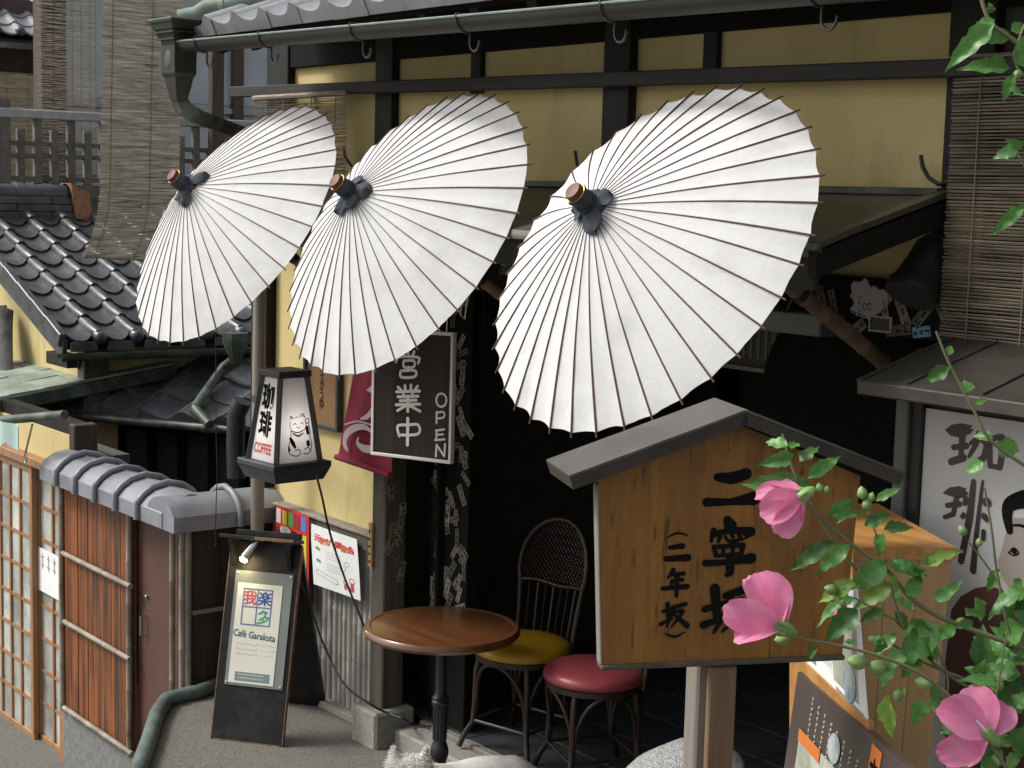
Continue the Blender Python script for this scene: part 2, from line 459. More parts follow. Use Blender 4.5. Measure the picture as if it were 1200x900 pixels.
def two_mat(name, parts, mats, smooth=0):                  # one mesh from several builders, one material each
    big = MB(); idx = []
    for k, p in enumerate(parts):
        big.add(p.v, p.f); idx += [k] * len(p.f)
    me = big.mesh(name, None, smooth)
    for m_ in mats: me.materials.append(m_)
    me.polygons.foreach_set('material_index', idx); me.update()
    return me

# ------------------------------------------------------------------ the cafe
cafe = thing('cafe_building', 'low old wooden cafe with yellow plaster panels and dark open front', 'building', V((-5, YF, 0)))
def wall_panel(x0, x1, z0, z1, y=YF, m='plaster', name='wall_panel', th=.06):
    return MB().box(x0, x1, y, y + th, z0, z1).build(name, MT[m], cafe)
def cafe_box(name, x0, x1, y0, y1, z0, z1, m='darkwood', bev=.004):
    return MB().box(x0, x1, y0, y1, z0, z1, bev).build(name, MT[m], cafe)
# upper floor: plaster between dark posts
UZ0, UZ1 = 2.505, 3.045
cols = [-7.144, -6.935, -6.162, -6.025, -4.613, -4.467, -3.063, -2.90]
for a, b in ((cols[0], cols[1]), (cols[2], cols[3]), (cols[4], cols[5]), (cols[6], cols[7])):
    cafe_box('upper_post', a, b, YF - .04, YF + .08, UZ0 - .02, 3.30)
for a, b in ((cols[1], cols[2]), (cols[3], cols[4]), (cols[5], cols[6])):
    wall_panel(a - .002, b + .002, UZ0, UZ1 + .02)
for a, b in ((-5.466, -5.395), (-4.108, -4.038)):
    cafe_box('stud', a, b, YF - .025, YF + .002, 2.88, UZ1 + .01)
cafe_box('frieze_board', -7.10, -.2, YF - .03, YF + .05, UZ1, 3.42, 'blackwood')
cafe_box('upper_wall', -2.9, -1.0, YF + .002, YF + .06, 1.0, 3.1, 'room', 0)
cafe_box('upper_wall', -7.10, -1.0, YF + .065, YF + .12, 2.53, 3.5, 'room', 0)
pa, pb = ony(272, 108, 3.90), ony(1115, 80, 3.90)
pe = pb + (pb - pa) * .35
MB().bar(pa, pe, .045, .052, bev=.004).build('rail_beam', MT['beamwood'], cafe)
for fx in (.15, .42, .66, .9):
    p = pa.lerp(pb, fx)
    MB().box(p.x - .012, p.x + .012, 3.92, YF, p.z - .015, p.z + .015).build('rail_bracket', MT['ironblack'], cafe)
# eave roof with tiles, soffit and rafters
EY, EZ = 3.36, 3.178
SL = math.radians(24)
def roof_pt(x, v, h=0):
    return V((x, EY + v * math.cos(SL) - h * math.sin(SL), EZ + v * math.sin(SL) + h * math.cos(SL)))
roof = MB().hexa([roof_pt(-6.80, 0.02, -.07), roof_pt(-1, .02, -.07), roof_pt(-1, 2.2, -.07), roof_pt(-6.80, 2.2, -.07)],
                 [roof_pt(-6.80, 0.02, -.03), roof_pt(-1, .02, -.03), roof_pt(-1, 2.2, -.03), roof_pt(-6.80, 2.2, -.03)]).build('eave_roof', MT['blackwood'], cafe)
for i in range(17):
    x = -6.72 + i * .33
    MB().bar(roof_pt(x, .05, -.11), roof_pt(x, .9, -.11), .05, .07).build('rafter', MT['darkwood'], cafe)
TW = .247
PROF = [(0, .016), (.02, .006), (.055, -.008), (.10, -.014), (.14, -.010), (.168, .004), (.186, .024), (.204, .034), (.222, .030), (.240, .018), (TW, .010)]
def tile_mesh(name, m, length=.27, skirt=0, th=.013, prof=PROF, round_end=False):
    mb = MB(); n = len(prof)
    vs = []
    for (y, dz) in ((0, .020), (length * .5, .010), (length, 0)):
        vs += [V((x, y, z + dz)) for x, z in prof]
    if round_end:                                          # the pan's lower lip is rounded
        for i, (x, z) in enumerate(prof):
            vs[i].y += .055 * (abs(x / TW - .34) / .34) ** 2 if x < .17 else .03
    low = [p - V((0, 0, th)) for p in vs]
    mb.add(vs + low, [])
    N = len(vs)
    for r in range(2):
        for i in range(n - 1):
            a = r * n + i
            mb.f.append((a, a + 1, a + n + 1, a + n)); mb.f.append((N + a + n, N + a + n + 1, N + a + 1, N + a))
    for i in range(n - 1):
        mb.f.append((N + i, N + i + 1, i + 1, i)); 
    for r in range(2):
        mb.f.append((r * n, (r + 1) * n, N + (r + 1) * n, N + r * n)); mb.f.append((N + r * n + n - 1, N + (r + 1) * n + n - 1, (r + 1) * n + n - 1, r * n + n - 1))
    if skirt:                                              # hanging face of an eave tile
        top = [V((x, -.004, z + .020)) for x, z in prof]; bot = [V((x, -.004, -skirt)) for x, z in prof]
        k = len(mb.v)
        mb.add(top + bot + [p + V((0, .014, 0)) for p in top + bot], [])
        for i in range(n - 1):
            mb.f.append((k + n + i, k + n + i + 1, k + i + 1, k + i))
            mb.f.append((k + 2 * n + i, k + 2 * n + i + 1, k + 3 * n + i + 1, k + 3 * n + i))
            mb.f.append((k + n + i + 1, k + n + i, k + 3 * n + i, k + 3 * n + i + 1))
            mb.f.append((k + i, k + i + 1, k + 2 * n + i + 1, k + 2 * n + i))
        mb.f.append((k, k + n, k + 3 * n, k + 2 * n)); mb.f.append((k + n - 1, k + 3 * n - 1, k + 4 * n - 1, k + 2 * n - 1))
    return mb.mesh(name, m, 50)
t_eave = tile_mesh('eave_tile', MT['tile_eave'], skirt=.038)
t_field = tile_mesh('roof_tile', MT['tile_eave'])
def lay(mesh, name, parent, o, xd, yd, jit=.003):          # a tile at o, x across, y up the slope
    xd = V(xd).normalized(); yd = V(yd).normalized(); zd = xd.cross(yd)
    m_ = Matrix((xd, yd, zd)).transposed().to_4x4(); m_.translation = o + V((rnd.uniform(-jit, jit), rnd.uniform(-jit, jit), rnd.uniform(0, jit)))
    m_ = m_ @ Matrix.Rotation(rnd.uniform(-.012, .012), 4, 'Z')
    return put(name, mesh, None, parent, m_)
upv = V((0, math.cos(SL), math.sin(SL)))
for c in range(14):
    for r in range(4):
        lay(t_eave if r == 0 else t_field, 'roof_tile', roof, roof_pt(-6.76 + c * TW, r * .225 - .03, .0), (1, 0, 0), upv)
# gutter, its hooks, the rain head and pipes
ga, gb = ony(215, 50, 3.30), ony(750, 3, 3.30)
ge = gb + (gb - ga) * 1.1
gd = (ge - ga)
def gut(u, v):
    t = math.pi * v
    return ga + gd * u + V((0, -math.cos(t) * .043, -math.sin(t) * .043 - .002))
gutter = MB().sheet(gut, 12, 10, .003, (0, 0, 1)).build('gutter', MT['gutter'], cafe, 60)
MB().tube([ga + V((0, -.044, .002)), ge + V((0, -.044, .002))], .0045, 6).build('gutter_rim', MT['gutter_edge'], gutter)
for fx in (.031, .121, .231, .338, .456, .587, .72, .85):
    p = ga + gd * fx
    pts = [p + V((0, .05, .012)), p + V((0, -.047, .010))]
    for k in range(7):
        a = math.pi * k / 6 * .6
        pts.append(p + V((0, -.047 * math.cos(a), -.05 * math.sin(a))))
    q = pts[-1]
    for k in range(9):
        a = math.pi * (1 + k / 8)
        pts.append(q + V((.028 + .028 * math.cos(a), 0, -.03 + .035 * math.sin(a) )))
    MB().tube(pts, .0045, 6).build('gutter_hook', MT['ironblack'], gutter, 60)
hc = ga + V((-.045, 0, 0))
def hop(z0, z1, h0, h1, name='rain_head', m='gutter'):
    return MB().hexa([hc + V((x * h0, y * h0 * .8, z0)) for x, y in ((-1, -1), (1, -1), (1, 1), (-1, 1))],
                     [hc + V((x * h1, y * h1 * .8, z1)) for x, y in ((-1, -1), (1, -1), (1, 1), (-1, 1))])
head = MB()
for z0, z1, h0, h1 in ((.086, .098, .116, .118), (.056, .086, .100, .110), (.048, .056, .088, .094), (.040, .048, .098, .098), (.018, .040, .078, .088), (.010, .018, .084, .084), (-.012, .010, .064, .070),
                       (-.135, -.012, .066, .068), (-.15, -.135, .058, .066), (-.20, -.15, .046, .056), (-.255, -.20, .032, .045)):
    t = hop(z0, z1, h0, h1); head.add(t.v, t.f)
rhead = head.build('rain_head', MT['gutter'], cafe)
fc = hc + V((0, -.0535, -.075))
MB().sheet(lambda u, v: fc + V(((.034 + .0) * math.cos(2 * math.pi * u) * v, -.004 * (1 - v ** 4), .046 * math.sin(2 * math.pi * u) * v)), 24, 4, .004, (0, -1, 0)).build('medallion', MT['copper_dark'], rhead, 40)
MB().box(hc.x - .115, hc.x + .115, hc.y - .095, hc.y + .095, hc.z + .098, hc.z + .103).build('head_rim', MT['gutter_edge'], rhead)
neck = [hc + V((0, 0, -.24)), hc + V((.0, .02, -.285)), hc + V((-.02, .10, -.32)), hc + V((-.05, .30, -.37)), hc + V((-.07, .50, -.42)), hc + V((-.075, .60, -.46)), hc + V((-.075, .615, -.56))]
MB().tube(neck, [.038, .045, .047, .043, .04, .04, .042], 4).build('rain_spout', MT['copper_dark'], cafe, 30)
for k, t in enumerate((.2, .42, .64, .84)):                # chased scrolls on the spout
    p = neck[2].lerp(neck[4], t)
    MB().tube([p + V((.040, .02 * math.cos(a * .9) * (1 - a / 9), .02 * math.sin(a * .9) * (1 - a / 9))) for a in range(8)], .0035, 5).build('scroll', MT['gutter'], cafe, 60)
pp = [hc + V((.01, .0, .10)), ony(231, 20, 3.36), ony(243, 12, 3.40), ony(262, 7, 3.46), ony(350, -9, 3.66), ony(420, -22, 3.8)]
dp = MB().tube(pp, .048, 14).build('downpipe', MT['verdigris'], cafe, 60)
MB().tube([pp[3] + (pp[4] - pp[3]) * k for k in (.0, .07)], .0525, 14).build('pipe_collar', MT['verdigris'], dp, 60)
# awning
AX0, AX1 = -7.12, -3.055
prof = [(YF - .035, 2.513), (3.80, 2.474), (3.65, 2.434), (3.52, 2.399), (3.43, 2.374), (3.385, 2.358), (3.375, 2.340)]
def aw(u, v):
    k = v * (len(prof) - 1); i = min(int(k), len(prof) - 2); t = k - i
    y = prof[i][0] * (1 - t) + prof[i + 1][0] * t; z = prof[i][1] * (1 - t) + prof[i + 1][1] * t
    return V((AX0 + (AX1 - AX0) * u, y, z + .004 * noise.noise(V((u * 9, v * 4, 3)))))
MB().sheet(aw, 40, 12, .012, (0, 0, 1)).build('awning', MT['awning'], cafe, 40)
cafe_box('flashing', AX0, AX1, YF - .066, YF - .041, 2.508, 2.530, 'copper_dark', .002)
MB().prism([V((AX1 + .002, y - .004, z - .014)) for y, z in prof] + [V((AX1 + .002, 3.371, 2.272)), V((AX1 + .002, YF - .039, 2.425))], (.03, 0, 0)).build('side_fascia', MT['fascia'], cafe)
vt = MB()
for (y0, z0), (y1, z1) in zip(prof, prof[1:]):
    vt.bar((AX1 + .014, y0, z0 + .006), (AX1 + .014, y1, z1 + .006), .046, .018)
vt.build('verge_trim', MT['awning'], cafe)
cafe_box('front_fascia', AX0, AX1, 3.40, 3.425, 2.235, 2.338, 'beamwood')
for x in (-6.7, -6.0, -5.3, -4.6, -3.9, -3.3):
    MB().bar((x, 3.43, 2.285), (x, 3.94, 2.43), .04, .05).build('bracket', MT['darkwood'], cafe)
wall_panel(-6.2, -2.95, 2.245, 2.50, YF + .02)
lint = cafe_box('lintel', -6.35, -2.95, YF - .03, YF + .15, 2.075, 2.248, 'blackwood')
# plaster bay with its bamboo dado
XP0, XP1 = ony(434, 720, 3.87).x, ony(449, 720, 3.87).x
wall_panel(-7.10, XP0 - .05, .915, 2.53)
cafe_box('dado_rail', -7.10, XP0 + .02, YF - .055, YF - .002, .835, .905, 'postwood')
cafe_box('dado_ledge', -7.10, XP0 + .02, YF - .068, YF - .002, .906, .922, 'postgrey')
cafe_box('dado_back', -7.10, XP0 + .02, YF + .01, YF + .05, 0, .9, 'blackwood', 0)
cafe_box('dado_kerb', -7.12, XP0 + .02, YF - .07, YF + .05, 0, .035, 'kerbstone')
bx = -7.085
while bx < XP0 - .03:
    wd = rnd.uniform(.036, .052)
    b = MB()
    zb = [.037] + sorted(rnd.uniform(.1, .8) for _ in range(2)) + [.838]
    pts = []; rr = []
    for i, z in enumerate(zb):
        if 0 < i < 3:
            pts += [(bx + wd / 2, YF - .006, z - .012), (bx + wd / 2, YF - .006, z), (bx + wd / 2, YF - .006, z + .012)]; rr += [wd / 2 * .94, wd / 2 * 1.06, wd / 2 * .94]
        else:
            pts.append((bx + wd / 2, YF - .006, z)); rr.append(wd / 2 * .96)
    pts_r = sorted(zip(pts, rr), key=lambda q: q[0][2])
    b.tube([q[0] for q in pts_r], [q[1] for q in pts_r], 10)
    b.build('split_bamboo', MT['bamboo_grey'], cafe, 50)
    bx += wd + .002
for z in (.28, .60):
    for k in range(0, 20):
        x = -7.06 + k * .045
        if x < XP0 - .03:
            MB().lathe([(.0035, 0), (.0035, .003)], (x, YF - .0305, z + rnd.uniform(-.004, .004)), (0, -1, 0), 6).build('nail', MT['ironblack'], cafe)
cafe_box('corner_post', -7.255, -7.105, YF - .06, YF + .1, 0, 2.56, 'darkwood', .008)
post = cafe_box('entrance_post', XP0, XP1, 3.87, 3.985, .16, 2.10, 'postwood', .006)
cafe_box('post_base', XP0 - .045, XP1 + .05, 3.805, 4.02, -.02, .165, 'kerbstone', .012)
cafe_box('name_tag', XP0 - .004, XP0 + .022, 3.855, 3.868, .80, 1.0, 'boxside', .002)
for k in range(5):
    rect(XP0 + .003, XP0 + .015, .955 - k * .034, .967 - k * .034, 3.8535).build('tag_mark', MT['ink'], cafe)
cafe_box('door_jamb', XP1 - .1, -5.89, 4.14, 4.20, .1, 2.08, 'blackwood', .004)
sboard = cafe_box('sticker_board', -5.885, -5.606, 4.10, 4.15, .1, 2.08, 'blackwood', .004)
cafe_box('track', XP1 + .12, XP1 + .14, 4.06, 4.14, .1, 2.08, 'blackwood', .003)
# inside
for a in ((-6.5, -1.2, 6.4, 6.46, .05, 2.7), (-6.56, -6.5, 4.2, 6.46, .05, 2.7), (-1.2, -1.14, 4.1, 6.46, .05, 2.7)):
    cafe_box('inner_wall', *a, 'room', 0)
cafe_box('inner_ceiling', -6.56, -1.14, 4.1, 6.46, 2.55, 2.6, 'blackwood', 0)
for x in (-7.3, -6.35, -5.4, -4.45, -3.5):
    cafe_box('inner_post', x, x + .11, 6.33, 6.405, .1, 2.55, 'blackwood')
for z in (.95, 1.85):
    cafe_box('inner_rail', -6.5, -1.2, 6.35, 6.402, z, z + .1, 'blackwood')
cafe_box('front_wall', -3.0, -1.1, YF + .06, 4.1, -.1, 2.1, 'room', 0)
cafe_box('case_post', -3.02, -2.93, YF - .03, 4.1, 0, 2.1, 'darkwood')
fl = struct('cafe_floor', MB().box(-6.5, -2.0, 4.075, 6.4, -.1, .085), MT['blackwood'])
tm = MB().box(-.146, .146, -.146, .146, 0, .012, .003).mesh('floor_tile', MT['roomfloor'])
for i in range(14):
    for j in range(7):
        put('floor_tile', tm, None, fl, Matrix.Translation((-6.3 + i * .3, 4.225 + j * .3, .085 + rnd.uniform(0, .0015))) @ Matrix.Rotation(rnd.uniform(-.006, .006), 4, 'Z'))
st = struct('doorstep', MB().box(XP1 + .055, -3.0, 3.90, 4.035, -.02, .085, .01), MT['kerbstone'])
MB().box(XP1 + .055, -3.0, 4.037, 4.073, -.02, .100, .004).build('sill_strip', MT['postgrey'], st)
# printed name slips pasted on the woodwork
def slip(name, wd, hg, base, seed):
    r = random.Random(seed)
    a = MB().box(-wd / 2, wd / 2, -.0012, 0, -hg / 2, hg / 2)
    b = MB()
    n = 2 if hg < .06 else 3
    for k in range(n):
        zc = hg / 2 - (k + .5) * hg / n
        for q in range(4):
            x0 = r.uniform(-.36, .0) * wd; z0 = zc + r.uniform(-.3, .3) * hg / n
            if q % 2: b.add([(x0, -.0018 - q * .0001, z0), (x0 + wd * .34, -.0018 - q * .0001, z0), (x0 + wd * .34, -.0018 - q * .0001, z0 + .07 * wd), (x0, -.0018 - q * .0001, z0 + .07 * wd)], [(0, 1, 2, 3)])
            else: b.add([(x0 + wd * .2, -.0018 - q * .0001, zc - hg / n * .32), (x0 + wd * .3, -.0018 - q * .0001, zc - hg / n * .32), (x0 + wd * .3, -.0018 - q * .0001, zc + hg / n * .32), (x0 + wd * .2, -.0018 - q * .0001, zc + hg / n * .32)], [(0, 1, 2, 3)])
    return two_mat(name, [a, b], [MT[base], MT['ink']])
slips = [slip('name_slip', .026, .075, 'sticker', 1), slip('name_slip', .034, .095, 'sticker', 2), slip('name_slip', .036, .05, 'sticker', 3), slip('name_slip', .033, .066, 'sticker_blue', 4)]
def paste(parent, p, rot, k, out=(0, -1, 0)):
    o_ = V(out)
    r = o_.cross(V((0, 0, 1))) * -1
    m_ = Matrix((r, -o_, V((0, 0, 1)))).transposed().to_4x4(); m_.translation = p
    put('name_slip', slips[k], None, parent, m_ @ Matrix.Rotation(rot, 4, 'Y'))
for k in range(80):
    paste(sboard, V((rnd.uniform(-5.87, -5.62), 4.0985 - .0004 * (k % 6), rnd.uniform(.62, 2.04))), rnd.choice((0, 0, .1, -.5, .6, -.9, 1.2, .35)), rnd.choice((0, 0, 1, 1, 2, 0, 3 if k % 5 == 0 else 0)))
for k in range(17):                                        # on the side of the entrance post
    paste(post, V((XP1 + .0008 + .0004 * (k % 4), rnd.uniform(3.89, 3.97), rnd.uniform(.75, 1.62))), rnd.choice((0, 0, .2, -.45, .4)), rnd.choice((0, 1, 1, 2)), (1, 0, 0))
for px, py, rot, k in ((1008, 358, 0, 3), (975, 312, 1.5, 3), (963, 352, -.35, 1), (976, 353, -.3, 0), (1058, 366, -.45, 1), (1082, 368, .7, 1), (1103, 362, -.6, 1), (1037, 365, -.25, 0),
                       (1007, 383, .9, 2), (1053, 387, 1.4, 1), (1080, 389, 1.4, 3), (590, 302, 0, 3), (603, 312, .4, 1), (607, 305, .45, 1), (592, 316, 1.2, 0), (600, 318, .9, 2)):
    p = ony(px, py, YF - .031)
    paste(lint, p, rot, k)
pl = ony(1016, 352, YF - .033)
blob = [(0.075 * (1 + .22 * math.sin(3.1 * a + 1) + .10 * math.sin(9 * a)) * math.cos(a), .058 * (1 + .2 * math.sin(4 * a) + .1 * math.sin(11 * a + 2)) * math.sin(a)) for a in [i * 2 * math.pi / 40 for i in range(40)]]
MB().prism([pl + V((x, 0, z)) for x, z in blob], (0, .0016, 0)).build('torn_sticker', MT['sticker_pale'], lint)
tk = MB()
for q, (cx, cz) in enumerate(((-.006, -.02), (.014, -.018))):
    tk.stroke([(pl.x + cx + .009 * math.cos(a), pl.z + cz + .010 * math.sin(a)) for a in (.6, 1.8, 3.0, 4.2, 5.4)], [.003] * 5, 0)
for i in range(0, 40, 4):
    tk.stroke([(pl.x + blob[i][0] * .97, pl.z + blob[i][1] * .97), (pl.x + blob[(i + 2) % 40][0] * .94, pl.z + blob[(i + 2) % 40][1] * .94)], [.004, .002], 0)
tk.v = [p + V((0, pl.y - .0012, 0)) for p in tk.v]
tag(tk.build('sticker_print', MT['ink'], lint), kind='stuff')
lb = ony(1031, 380, YF - .033)
MB().box(lb.x - .045, lb.x + .045, lb.y, lb.y + .003, lb.z - .025, lb.z + .025).build('label_plate', MT['sticker_pale'], lint)
MB().box(lb.x - .038, lb.x + .038, lb.y - .0008, lb.y, lb.z - .019, lb.z + .019).build('label_plate_field', MT['sticker'], lint)
# iron hooks in the front wall
for hk in (((1113, 212), (1100, 216), (1088, 208), (1081, 195), (1079, 182)), ((692, 214), (682, 206), (676, 192), (674, 177)), ((425, 200), (412, 195), (404, 183), (403, 172))):
    pts = [ony(*hk[0], YF - .002)] + [ony(*q, YF - .05) for q in hk]
    MB().tube(pts, .0065, 8).build('iron_hook', MT['ironblack'], cafe, 60)
# ================================================================== NEXT DOOR
# ------------------------------------------------------------------ board fence with bamboo battens and a tiled cap
FY = 3.48
fc0 = ony(217, 606, FY)                                    # the corner at the cap
FX = fc0.x
fence = thing('board_fence', 'weathered brown board fence with bamboo battens and grey tiled cap', 'fence', V((FX, FY, -.9)))
xl = ony(74, 700, FY).x; xm = ony(154, 700, FY).x; xr = ony(206, 700, FY).x
zt = fc0.z - .02
zb = -.49
n = 13
for i in range(n):
    a = xl + (xm - xl) * i / n; b = xl + (xm - xl) * (i + 1) / n
    MB().box(a + .001, b - .001, FY + rnd.uniform(-.002, .002), FY + .03, zb, zt).build('board', MT['boards'], fence)
MB().box(xm + .004, xr - .1, FY + .035, FY + .06, -.9, zt).build('gate_jamb', MT['doorpanel'], fence)
gate = MB().box(xm + .11, xr - .002, FY + .03, FY + .055, -.9, zt, .004).build('gate_panel', MT['doorpanel'], fence)
gp = ony(171, 732, FY + .03)
MB().tube([gp + V((0, 0, .05)), gp + V((-.0, -.03, .05)), gp + V((0, -.03, -.05)), gp + V((0, 0, -.05))], .006, 6).build('gate_handle', MT['chrome'], gate, 60)
MB().lathe([(.012, 0), (.012, .012), (.006, .016)], ony(173, 699, FY + .03), (0, -1, 0), 10).build('gate_knob', MT['chrome'], gate, 40)
MB().box(xr, FX - .02, FY + .01, FY + .035, -.9, zt).build('board', MT['boards'], fence)
def cane(a, b, r=.016, name='bamboo_batten'):
    a = V(a); b = V(b); L = (b - a).length; k = max(2, int(L / .22)); pts = []; rr = []
    off = rnd.uniform(.2, .8)
    for i in range(k + 1):
        t = i / k
        pts.append(a.lerp(b, t)); rr.append(r * rnd.uniform(.92, 1.0))
        if i < k:
            q = a.lerp(b, min(.99, (i + off) / k)); pts += [q - (b - a).normalized() * .008, q, q + (b - a).normalized() * .008]; rr += [r * .96, r * 1.12, r * .96]
    return MB().tube(pts, rr, 8).build(name, MT['bamboo_old'], fence, 60)
yb = FY - .014
for px in (75, 154):
    x = ony(px, 700, FY).x
    cane((x, yb, zb - .02), (x, yb, zt))
for px, r_ in ((205, .016), (216.5, .018)):
    x = ony(px, 700, FY).x
    cane((x, yb, -.9), (x, yb, zt), r_)
cane((FX + .012, FY + .01, -.9), (FX + .012, FY + .01, zt), .018)
for pa_, pb_ in (((74, 649), (154, 686)), ((76, 728), (153, 773)), ((76, 828), (156, 885))):
    a = ony(*pa_, yb - .008); b = ony(*pb_, yb - .008); z = (a.z + b.z) / 2
    cane((a.x, yb - .012, z), (b.x, yb - .012, z), .015)
MB().box(xl - .02, xm + .01, FY + .002, FY + .1, -1.1, zb, .01).build('footing', MT['foundation'], fence)
n = 5
for i in range(n):                                         # the flank going back to the cafe
    a = FY + .02 + (YF + .3 - FY) * i / n; b = FY + .02 + (YF + .3 - FY) * (i + 1) / n
    MB().box(FX - .03, FX + rnd.uniform(-.002, .002), a + .001, b - .001, -.9, zt).build('board', MT['boards_dark'], fence)
zc = onx(250, 714, FX).z
cane((FX + .013, FY + .03, zc), (FX + .013, YF - .1, zc), .013)
# cap tiles: rounded pieces lapping along the wall
def cap_piece(a, b, name='cap_tile', lip=True):
    a = V(a); b = V(b); d = (b - a); x = d.normalized(); s = x.cross(V((0, 0, 1)))
    mb = MB()
    sec = [(-.155, -.075), (-.155, .0), (-.12, .038), (-.075, .066), (0, .082), (.075, .066), (.12, .038), (.155, .0), (.155, -.075)]
    def fn(u, v):
        k = v * (len(sec) - 1); i = min(int(k), len(sec) - 2); t = k - i
        yy = sec[i][0] * (1 - t) + sec[i + 1][0] * t; zz = sec[i][1] * (1 - t) + sec[i + 1][1] * t
        return a + d * u + s * yy + V((0, 0, zz))
    mb.prism([fn(0, q / 8) for q in range(9)], d)
    o = mb.build(name, MT['tile_cap'], fence, 40)
    if lip:
        m2 = MB()
        def f2(u, v):
            k = v * (len(sec) - 1); i = min(int(k), len(sec) - 2); t = k - i
            yy = sec[i][0] * (1 - t) + sec[i + 1][0] * t; zz = sec[i][1] * (1 - t) + sec[i + 1][1] * t
            return b + x * (-.022 + .044 * u) + s * yy * 1.07 + V((0, 0, zz * 1.10 + .018))
        m2.tube([f2(.5, t / 16) - V((0, 0, .008)) for t in range(17)], .016, 10)
        m2.build('cap_roll', MT['tile_cap'], fence, 60)
    return o
cz = zt + .045
k = 6
cx0, cx1 = xl - .04, FX - .02
for i in range(k):
    a = cx0 + (cx1 - cx0) * i / k; b = cx0 + (cx1 - cx0) * (i + 1) / k
    cap_piece((a, FY + .04, cz), (b + (.0 if i == k - 1 else 0), FY + .04, cz), lip=i < k - 1)
cap_piece((FX - .05, FY - .11, cz - .002), (FX - .05, FY + .24, cz - .002))
cap_piece((FX - .05, FY + .24, cz - .002), (FX - .05, YF + .35, cz - .002), lip=False)

# ------------------------------------------------------------------ the house with the yellow gable
house = thing('gable_house', 'old house with yellow gable, grey tiled roof and green copper pent roof', 'building', V((-10, 4.2, -.9)))
def hbox(name, x0, x1, y0, y1, z0, z1, m, bev=0, parent=None):
    return MB().box(x0, x1, y0, y1, z0, z1, bev).build(name, MT[m], parent or house)
GY = 4.20                                                  # gable wall plane
gc = ony(97, 445, GY)
GX = gc.x
ev = ony(75, 400, 3.95)                                    # eave corner of the roof
v0 = ony(0, 310, 3.95)
pit = math.atan2(v0.z - ev.z, ev.x - v0.x)
EX, EZ2 = ev.x, ev.z
def rp(v, y, h=0):                                         # point on the main roof: v up the slope
    return V((EX - v * math.cos(pit) + h * math.sin(pit), y, EZ2 + v * math.sin(pit) + h * math.cos(pit)))
nrm = V((math.sin(pit), 0, math.cos(pit)))
rt = onp(50, 252, V((EX, 0, EZ2)), nrm)
VL = (EX - rt.x) / math.cos(pit)                           # slope length to the ridge
YE = 6.6
MB().prism([V((GX - .02, GY, -.9)), V((GX - .02, GY, EZ2 - .02)), V((rp(VL, 0).x, GY, rp(VL, 0).z - .06)), V((rp(VL, 0).x - 1.2, GY, rp(VL, 0).z - .4)), V((rp(VL, 0).x - 1.2, GY, -.9))], (0, .12, 0)).build('gable_wall', MT['plaster'], house)
hbox('side_wall', GX - .12, GX - .02, GY + .12, YE, .4, EZ2 + .02, 'plaster')
hbox('corner_post', GX - .02, GX + .10, GY - .03, GY + .14, gc.z - .25, EZ2 - .03, 'postwood', .006)
MB().hexa([rp(0, 3.95, -.06), rp(VL, 3.95, -.06), rp(VL, YE, -.06), rp(0, YE, -.06)], [rp(0, 3.95, -.02), rp(VL, 3.95, -.02), rp(VL, YE, -.02), rp(0, YE, -.02)]).build('roof_deck', MT['darkwood'], house)
mroof = MB().bar(rp(-.02, 3.955, -.05), rp(VL, 3.955, -.05), .03, .12, up=nrm).build('main_roof', MT['tile_dark'], house)
for i in range(8):                                         # verge tiles folded over the gable edge
    MB().bar(rp(i * VL / 8, 3.94, .005), rp((i + 1.04) * VL / 8, 3.94, .012), .05, .09, up=nrm, bev=.006).build('verge_tile', MT['tile'], mroof)
PROFM = [(0, .004), (.02, -.004), (.05, -.012), (.09, -.016), (.13, -.011), (.160, .000), (.166, .022), (.178, .038), (.200, .046), (.222, .038), (.236, .022), (.248, .004)]
t_main = tile_mesh('roof_tile', MT['tile'], length=.31, round_end=True, th=.016, prof=PROFM)
xd = V((0, 1, 0)); yd = V((-math.cos(pit), 0, math.sin(pit)))
rows = int(VL / .235) + 1
tw2 = .25
for c in range(10):
    for r in range(rows):
        lay(t_main, 'roof_tile', mroof, rp(r * .235 - .04, 3.97 + c * tw2, .012), xd, yd)
for c in range(10):                                        # round eave ends
    o_ = rp(-.045, 3.97 + c * tw2 + .205, .03)
    MB().lathe([(.0, -.02), (.028, -.015), (.042, 0), (.044, .02), (.044, .06)], o_, yd, 12, cap=False).build('eave_cap', MT['tile'], mroof, 50)
    q = rp(-.035, 3.97 + c * tw2, -.02)
    MB().box(q.x - .006, q.x + .012, q.y + .01, q.y + .19, q.z - .035, q.z + .025, .004).build('eave_lip', MT['tile'], mroof)
hbox('fascia_beam', GX - .02, EX + .02, 3.96, 4.06, EZ2 - .17, EZ2 - .09, 'darkwood', .004)
g0 = V((EX + .06, 3.90, EZ2 - .075)); g1 = V((EX + .06, YE, EZ2 - .09))
MB().sheet(lambda u, v: g0.lerp(g1, u) + V((math.cos(math.pi * v) * .045, 0, -math.sin(math.pi * v) * .045)), 6, 8, .003, (0, 0, 1)).build('gutter', MT['copper_dark'], house, 60)
MB().tube([g0 + V((.03, .1 + .0, -.03))] + [g0 + V((.03, .12 + .018 * math.sin(a), -.07 - .035 * math.cos(a) * 1)) for a in [i * .7 for i in range(9)]], .004, 6).build('gutter_hook', MT['ironblack'], house, 60)
